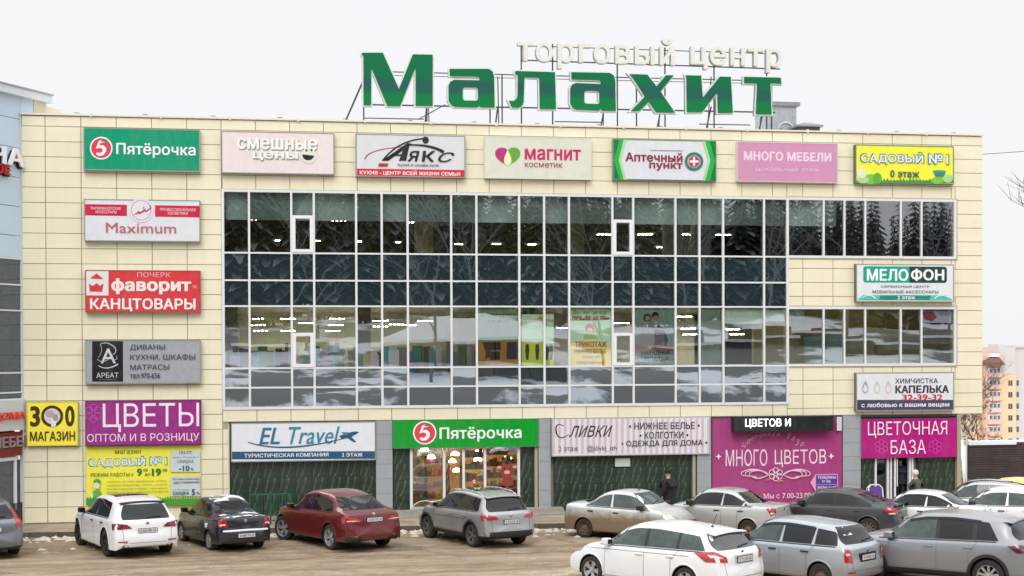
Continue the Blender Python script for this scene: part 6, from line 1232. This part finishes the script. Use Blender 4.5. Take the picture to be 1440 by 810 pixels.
tree('bare_tree', 'bare grey tree whose thin twigs reach in from the right edge', at(1640, 3), 11.0, 14, BARK, 0, spread=.5, r0=.2)
lp = thing('lamp_post', 'thin white post standing left of the brown wall', 'post', at(1359, 8)); MB().bar((0, 0, 0), (0, 0, fac(1359, 612, 8)[1]), .03, 8).build('pole', ALU, lp); MB().box(-.12, .12, -.12, .12, 0, .12).build('base', CONC, lp)
FY = 8.5; x0 = fac(1362, 640, FY)[0]; x1 = x0+30; zt = fac(1400, 625.5, FY)[1]
fw = thing('brown_wall', 'long dark brown slatted wall on a grey base with snow along its top', 'wall', (x0, FY, 0)); BRN = mat('brown_slats', (.055, .038, .034), .7, noise=.45, nscale=1.5)
nb_ = 14; zb_ = fac(1400, 673, FY)[1]
for i in range(nb_): MB().box(0, x1-x0, -.03+.006*(i % 2), .04, zb_+(zt-zb_)*i/nb_, zb_+(zt-zb_)*(i+1)/nb_-.012).build('slat', BRN, fw)
MB().box(0, x1-x0, .041, .2, .0, zt).build('wall_core', DARKM, fw); MB().box(-.02, x1-x0, -.08, .25, 0, zb_-.01).build('base', mat('grey_base', (.22, .225, .23), .8, noise=.1), fw)
MB().box(-.05, fac(1427, 620, FY)[0]-x0, -.15, .35, zt+.01, fac(1395, 620, FY)[1]).build('snow_cap', SNOW, fw); MB().box(fac(1427, 620, FY)[0]-x0+.02, x1-x0, -.05, .3, zt+.01, fac(1435, 622, FY)[1]).build('coping', BRN, fw)
# flats far behind
AY = 330.
ap = thing('apartment_block', 'tall pink and orange block of flats with white glazed bays far behind the corner', 'apartment building', at(1400, AY)); AL = ap.location
PNK = mat('flats_pink', (.76, .49, .38), .8, noise=.06, nscale=.1); ORA = mat('flats_orange', (.82, .57, .36), .8, noise=.06, nscale=.1); GRW = mat('flats_grey_panel', (.60, .56, .54), .8, noise=.05, nscale=.1); YEB = mat('flats_cream', (.74, .60, .42), .8, noise=.05, nscale=.1)
WIN = mat('far_window', (.09, .10, .12), .2, noise=.3, nscale=.5); WHT = mat('far_white_frame', (.72, .73, .75), .5)
def ax(px): return fac(px, 560, AY)[0]-AL.x
def az(py): return fac(1410, py, AY)[1]
ap.location.z = -46
def abx(nm, p0, p1, y0, y1, m, d0=0, d1=12, par=ap): return MB().box(ax(p0), ax(p1), d0, d1, az(y1)+46 if y1 < 900 else 0, az(y0)+46).build(nm, m, par)
abx('wall', 1350, 1386, 512, 999, YEB, 4); abx('wall', 1386, 1408.5, 497, 999, PNK, 0); abx('wall', 1408.5, 1431, 527, 999, ORA, 1); abx('wall', 1408.5, 1431, 488, 526.9, GRW, 1.2); abx('wall', 1431, 1500, 489, 999, GRW, 2.5); abx('roof', 1409, 1416, 484, 487.8, GRW, 2, 8); abx('roof', 1431, 1500, 486, 488.9, GRW, 2, 8)
bayr = []
for k in range(11):
    y = 521+k*16.4
    if y > 760: break
    for j in range(3): abx('bay_window', 1389+j*5.5, 1393.7+j*5.5, y-3.8, y+3.6, WHT, -.8, -.01); abx('pane', 1389.9+j*5.5, 1391.3+j*5.5, y-2.8, y+2.8, WIN, -.9, -.81); abx('pane', 1391.9+j*5.5, 1393.+j*5.5, y-2.8, y+2.8, WIN, -.9, -.81)
    abx('balcony_front', 1388.3, 1406.3, y+3.8, y+9.3, PNK if k % 3 else mat('balcony_pink_light', (.78, .52, .48), .8), -.85, -.01)
    yy = 539+k*16.4
    for j in (0, 1): abx('window', 1420.5+j*3.1, 1423+j*3.1, yy-3.8, yy+3.6, WIN, .9, .99)
    if k < 9: abx('window', 1436, 1439, yy-3.8, yy+3.6, WIN, 2.4, 2.49)
    for px_ in (1355, 1365, 1376): abx('window', px_, px_+3.2, yy-3.8, yy+3.6, WIN, 3.9, 3.99)
rb = MB().lathe([(3.2, 0), (3.0, .8), (1.8, 2.0), (0, 2.5)], 'z', (ax(1397), .5, az(513.5)+46), 16); rb.build('bay_roof', mat('bay_roof_brown', (.16, .07, .05), .7), ap); MB().lathe([(1.6, 0), (1.3, .6), (0, .9)], 'z', (ax(1398), .3, az(501.5)+46), 12).build('roof_snow', SNOW, ap, smooth=True)
# wire
MB().path([Vector((fac(1384, 190)[0], 2, fac(1384, 190)[1]-.5))+Vector((i*2.5, i*.3, -.02*i*(10-i)+i*.42)) for i in range(9)], .012, 4).build('overhead_wire', DARKM) 
tag(bpy.data.objects['overhead_wire'], 'thin dark overhead wire leaving the top right corner of the building', 'wire')

# ------------------------------------------------------------------ people
SKIN = mat('skin', (.50, .30, .22), .5)
def skin(pts, edges, rad, sub=2, name='m'):
    me = bpy.data.meshes.new(name); me.from_pydata(pts, edges, []); o = bpy.data.objects.new('tmp', me); C.objects.link(o)
    o.modifiers.new('s', 'SKIN'); sv = me.skin_vertices[0].data
    for v, r in zip(sv, rad): v.radius = (r, r) if not isinstance(r, tuple) else r
    sv[0].use_root = True; m2 = o.modifiers.new('u', 'SUBSURF'); m2.levels = sub; m2.render_levels = sub
    dg = bpy.context.evaluated_depsgraph_get(); dg.update(); r_ = bpy.data.meshes.new_from_object(o.evaluated_get(dg)); bpy.data.objects.remove(o)
    for p in r_.polygons: p.use_smooth = True
    return r_
def person(label, P, rz, H=1.72, coat=(.012, .012, .013), trousers=(.02, .02, .022), hat=(.015, .015, .015), long=True, bow=.0, arm=.0, step=.12, hatshape='cap'):
    t = thing('person', label, 'person', P, rz); k = H/1.72
    # facing +x ; pelvis root first
    pt = []; rd = []; ed = []
    def add(x, y, z, r, par=None):
        pt.append((x*k, y*k, z*k)); rd.append(r*k if not isinstance(r, tuple) else (r[0]*k, r[1]*k))
        if par is not None: ed.append((par, len(pt)-1))
        return len(pt)-1
    pel = add(0, 0, .95, .13); ch = add(.02+bow*.3, 0, 1.20, .135, pel); sh_ = add(.02+bow*.5, 0, 1.38, .11, ch); nk = add(.03+bow*.7, 0, 1.47, .052, sh_); hd0 = add(.045+bow, 0, 1.55, .075, nk); hd = add(.05+bow, 0, 1.64, .088, hd0); add(.05+bow, 0, 1.70, .06, hd); add(.135+bow, 0, 1.60, .016, hd0)
    hands = []
    for s in (-1, 1):
        h = add(.0, s*.09, .88, .095, pel); kn = add(s*step+.03, s*.10, .50, .062, h); an = add(s*step*1.7-.02, s*.10, .10, .042, kn); add(s*step*1.7+.02, s*.10, .045, .042, an); add(s*step*1.7+.15, s*.11, .035, .034, len(pt)-1)
        sd = add(.02+bow*.5, s*.17, 1.36, .06, sh_); el = add(-.02+arm*.3, s*.25, 1.10, .046, sd); wr = add(.06+arm, s*.26, .88+arm*.6, .030, el); pm = add(.075+arm, s*.262, .82+arm*.6, .030, wr); hands.append(pm)
        for f, (dx, dz, ln) in enumerate(((-.028, 0, .055), (-.010, 0, .068), (.010, 0, .070), (.028, 0, .060))):
            a = add(.075+arm+dx, s*(.262), .785+arm*.6, .0095, pm); b_ = add(.085+arm+dx, s*.255, .785-ln*.6+arm*.6, .0085, a); add(.098+arm+dx, s*.242, .785-ln+arm*.6, .0075, b_)
        a = add(.108+arm, s*.250, .83+arm*.6, .011, pm); add(.125+arm, s*.242, .795+arm*.6, .009, a)
    link('body', skin(pt, ed, rd, 1), SKIN, t)
    for s in (-1, 1):
        tp = [(.0, s*.085*k, .93*k), ((s*step+.03)*k, s*.10*k, .50*k), ((s*step*1.7-.02)*k, s*.10*k, .10*k)]; link('trouser_leg', skin(tp, [(0, 1), (1, 2)], [.115*k, .085*k, .07*k], 1), mat('trousers_%.3f' % sum(trousers), trousers, .9), t)
        bp_ = [((s*step*1.7-.03)*k, s*.10*k, .07*k), ((s*step*1.7+.08)*k, s*.105*k, .05*k), ((s*step*1.7+.17)*k, s*.11*k, .045*k)]; link('boot', skin(bp_, [(0, 1), (1, 2)], [.06*k, .055*k, .045*k], 1), BP, t)
    cp_ = [(0, 0, .98), (.02+bow*.3, 0, 1.20), (.02+bow*.5, 0, 1.38), (.03+bow*.65, 0, 1.455)]; ce = [(0, 1), (1, 2), (2, 3)]; cr2 = [(.20, .25), (.20, .25), (.17, .22), (.10, .10)]
    if long: cp_ += [(0, 0, .72), (0, 0, .52)]; ce += [(0, 4), (4, 5)]; cr2 += [(.22, .26), (.23, .27)]
    else: cp_ += [(0, 0, .84)]; ce += [(0, 4)]; cr2 += [(.21, .25)]
    for s in (-1, 1):
        n0 = len(cp_); cp_ += [(.02+bow*.5, s*.18, 1.36), (-.02+arm*.3, s*.262, 1.10), (.055+arm, s*.268, .90+arm*.6)]; ce += [(2, n0), (n0, n0+1), (n0+1, n0+2)]; cr2 += [(.105, .105), (.09, .09), (.07, .07)]
    link('coat', skin([(x*k, y*k, z*k) for x, y, z in cp_], ce, [(a*k, b_*k) for a, b_ in cr2], 2), mat('coat_%.3f_%.3f' % (coat[0], coat[1]), coat, .85, noise=.25, nscale=9), t)
    hx = .045+bow; hm_ = MB().lathe([(.108*k, -.035*k), (.112*k, .0), (.108*k, .05*k), (.085*k, .095*k), (.04*k, .118*k), (0, .122*k)] if hatshape == 'knit' else [(.112*k, -.02*k), (.118*k, .02*k), (.12*k, .06*k), (.09*k, .095*k), (0, .10*k)], 'z', (hx*k, 0, 1.64*k), 20); link('hat', hm_.mesh('hat', True), mat('hat_%.3f' % hat[0], hat, .95, noise=.2, nscale=30, bump=.5), t)
    if hatshape != 'knit': MB().box((hx+.08)*k, (hx+.17)*k, -.07*k, .07*k, 1.628*k, 1.64*k).build('peak', BP, t)
    for s in (-1, 1): MB().lathe([(.012*k, -.004), (.0, .004)], 'y', ((.10+bow)*k, s*.033*k, 1.625*k), 8).build('eye', BP, t)
    MB().box((.10+bow)*k, (.128+bow)*k, -.022*k, .022*k, 1.562*k, 1.568*k).build('mouth', mat('lip', (.3, .1, .09), .6), t)
    return t
p_ = gnd(941, 737, .2); person('person in a long black coat and black cap walking along the marble wall', p_, R(125), 1.76, long=True, step=.1)
X_ = fac(1266, 700, .5)[0]; person('person in dark clothes standing inside the corner shop doorway', (X_, .55, .22), R(-100), 1.68, coat=(.02, .022, .04), long=False, step=.02, arm=.16, hat=(.03, .02, .02))
p_ = gnd(1289, 733, .2); person('person in a white knitted hat and olive jacket outside the corner shop', p_, R(165), 1.66, coat=(.07, .085, .05), hat=(.70, .64, .62), long=False, hatshape='knit', step=.06)

# ------------------------------------------------------------------ across the road, behind the photographer: seen only in the glass
def bankz(x, y):
    d = -y-47; t = min(max(d/7, 0), 1); t2 = min(max((d-14)/36, 0), 1); return .5+3.1*t*t*(3-2*t)+5.0*t2*t2*(3-2*t2)*(1+.25*mn.noise(Vector((x*.03, 0, 5))))+.5*mn.noise(Vector((x*.12, y*.12, 2)))*min(1, t+.1)
def bank_mat():
    m = mat('trodden_snow', (.78, .81, .85), .7); n, l = ramp_nodes(m); bs = n['Principled BSDF']; tc = n.new('ShaderNodeTexCoord'); x = n.new('ShaderNodeTexNoise'); x.inputs['Scale'].default_value = .11; x.inputs['Detail'].default_value = 7; x.inputs['Roughness'].default_value = .62; l.new(tc.outputs['Object'], x.inputs[0])
    r = n.new('ShaderNodeMapRange'); r.inputs[1].default_value = .47; r.inputs[2].default_value = .52; l.new(x.outputs[0], r.inputs[0]); mx_ = n.new('ShaderNodeMixRGB'); l.new(r.outputs[0], mx_.inputs[0]); mx_.inputs[1].default_value = (.78, .81, .85, 1); mx_.inputs[2].default_value = (.13, .13, .125, 1); l.new(mx_.outputs[0], bs.inputs['Base Color']); return m
sheet('snow_bank', -90, 170, -150, -46.8, 110, 60, bankz, bank_mat())
KC = [(.03, .07, .08), (.08, .06, .04), (.05, .05, .06), (.05, .08, .05), (.10, .08, .04), (.06, .03, .03), (.05, .06, .09), (.09, .09, .09)]  # dark-toned kiosks added so the lower panes reflect something dark
random.seed(31); kx = -36; i = 0
while kx < 92:
    wd = random.uniform(5, 11); zk = bankz(kx+wd/2, -78)-.4; hk = random.uniform(6.4, 7.0)-zk; kt = thing('kiosk', 'added dark kiosk under a snowy flat roof across the road, to darken its mirror image in the glazing', 'kiosk', (kx, -78, zk), 0, 'kiosks added across the road for dark reflections')
    MB().box(0, wd, -3, 0, 0, hk).build('wall', mat('kiosk_wall_%d' % (i % 8), KC[i % 8], .7, noise=.5, nscale=1.4), kt); MB().box(-.2, wd+.2, -3.2, .3, hk+.001, hk+.22).build('roof_snow', SNOW, kt); MB().box(.6, wd-.6, .002, .06, .9, 2.1).build('shutter', mat('kiosk_shutter_%d' % (i % 3), [(.16, .17, .18), (.16, .12, .06), (.06, .12, .13)][i % 3], .5), kt)
    kx += wd+random.choice([.3, .6, 4.5]); i += 1
    if kx < 34 and kx > 8: kx = 42
SPR = mat('spruce_needles', (.040, .062, .050), .8, noise=.5, nscale=1.2); SPS = mat('snow_on_needles', (.20, .25, .25), .8, noise=.3)
random.seed(12); fo = MB(); rdm = random.random
def spruce(x, y, z, h):
    fo.bar((x, y, z-.5), (x, y, z+h*.96), .16, 4, 2, .02); n = int(h*1.7)
    for i in range(n):
        t = i/n; zz_ = z+h*(.08+.9*t); rr = (1-t)**.85*h*.17+.15; k = 12 if t < .75 else 7; a0 = rdm()*6.28
        for j in range(k):
            a = a0+6.283*j/k+random.uniform(-.2, .2); r2 = rr*random.uniform(.65, 1.15); w_ = r2*random.uniform(.22, .42); c, s_ = math.cos(a), math.sin(a); n0 = len(fo.v)
            fo.v += [(x, y, zz_+.25), (x+c*r2*.6-s_*w_*.6, y+s_*r2*.6+c*w_*.6, zz_-r2*.10), (x+c*r2, y+s_*r2, zz_-r2*.34), (x+c*r2*.6+s_*w_*.6, y+s_*r2*.6-c*w_*.6, zz_-r2*.10)]
            mi = 1 if rdm() < .34 else 0; fo.f += [(n0, n0+1, n0+2), (n0, n0+2, n0+3)]; fo.mi += [mi, mi]
for i in range(420):
    x = -75+i*.56+random.uniform(-.9, .9); y = -99-(i % 4)*4.5-random.uniform(0, 4); h = random.uniform(14.5, 18.5)*(1.3 if x < 26 else .93 if x > 66 else 1.12); spruce(x, y, bankz(x, y), h)
fo.build('spruce_wood', [SPR, SPS, BARK], kind='stuff', fix=False)
TWG = mat('frosty_twigs', (.16, .17, .17), .8); bt = MB()
for i in range(15):
    x = -40+i*8.5+random.uniform(-2, 2); y = -random.uniform(66, 88); tr, cr_, _ = tree_mesh(random.uniform(11, 17), 40+i, spread=.6, levels=3, r0=.16); z = bankz(x, y)-.2
    for b in (tr, cr_):
        n0 = len(bt.v); bt.v += [(v[0]+x, v[1]+y, v[2]+z) for v in b.v]; bt.f += [tuple(n0+q for q in f) for f in b.f]; bt.mi += [0]*len(b.f)
bt.build('frosty_thicket', TWG, kind='stuff', fix=False)
PY_ = -71
a = refl(540, 481, PY_); b_ = refl(795, 479, PY_); c = refl(650, 447, PY_)
pa = thing('pavilion', 'low kiosk row under a broad snow-covered roof across the road, mirrored in the middle windows', 'pavilion', ((a.x+b_.x)/2, PY_, 0)); ox = pa.location.x; ez = (a.z+b_.z)/2
xa, xb2, xc = sorted((a.x, b_.x))[0]-ox, sorted((a.x, b_.x))[1]-ox, c.x-ox
r_ = MB(); r_.v = [(xa, 0, ez), (xb2, 0, ez), (xb2, -8, ez), (xa, -8, ez), (xc-2, -3, c.z), (xc+2, -3, c.z), (xa, 0, ez-.25), (xb2, 0, ez-.25), (xb2, -8, ez-.25), (xa, -8, ez-.25)]; r_.f = [(0, 1, 5, 4), (1, 2, 5), (2, 3, 4, 5), (3, 0, 4), (6, 7, 1, 0), (7, 8, 2, 1), (8, 9, 3, 2), (9, 6, 0, 3), (6, 9, 8, 7)]; r_.mi = [0]*9; r_.build('roof', SNOW, pa)
cols = [(.02, .13, .16), (.13, .10, .06), (.12, .09, .05), (.06, .05, .05), (.05, .045, .04)]
for i in range(5): w0 = xa+.6+(xb2-xa-1.2)*i/5; MB().box(w0, w0+(xb2-xa-1.2)/5-.1, -7.5, -.8, bankz(ox, PY_)-2.5, ez-.26).build('wall', mat('kiosk_%d' % i, cols[i], .6), pa)
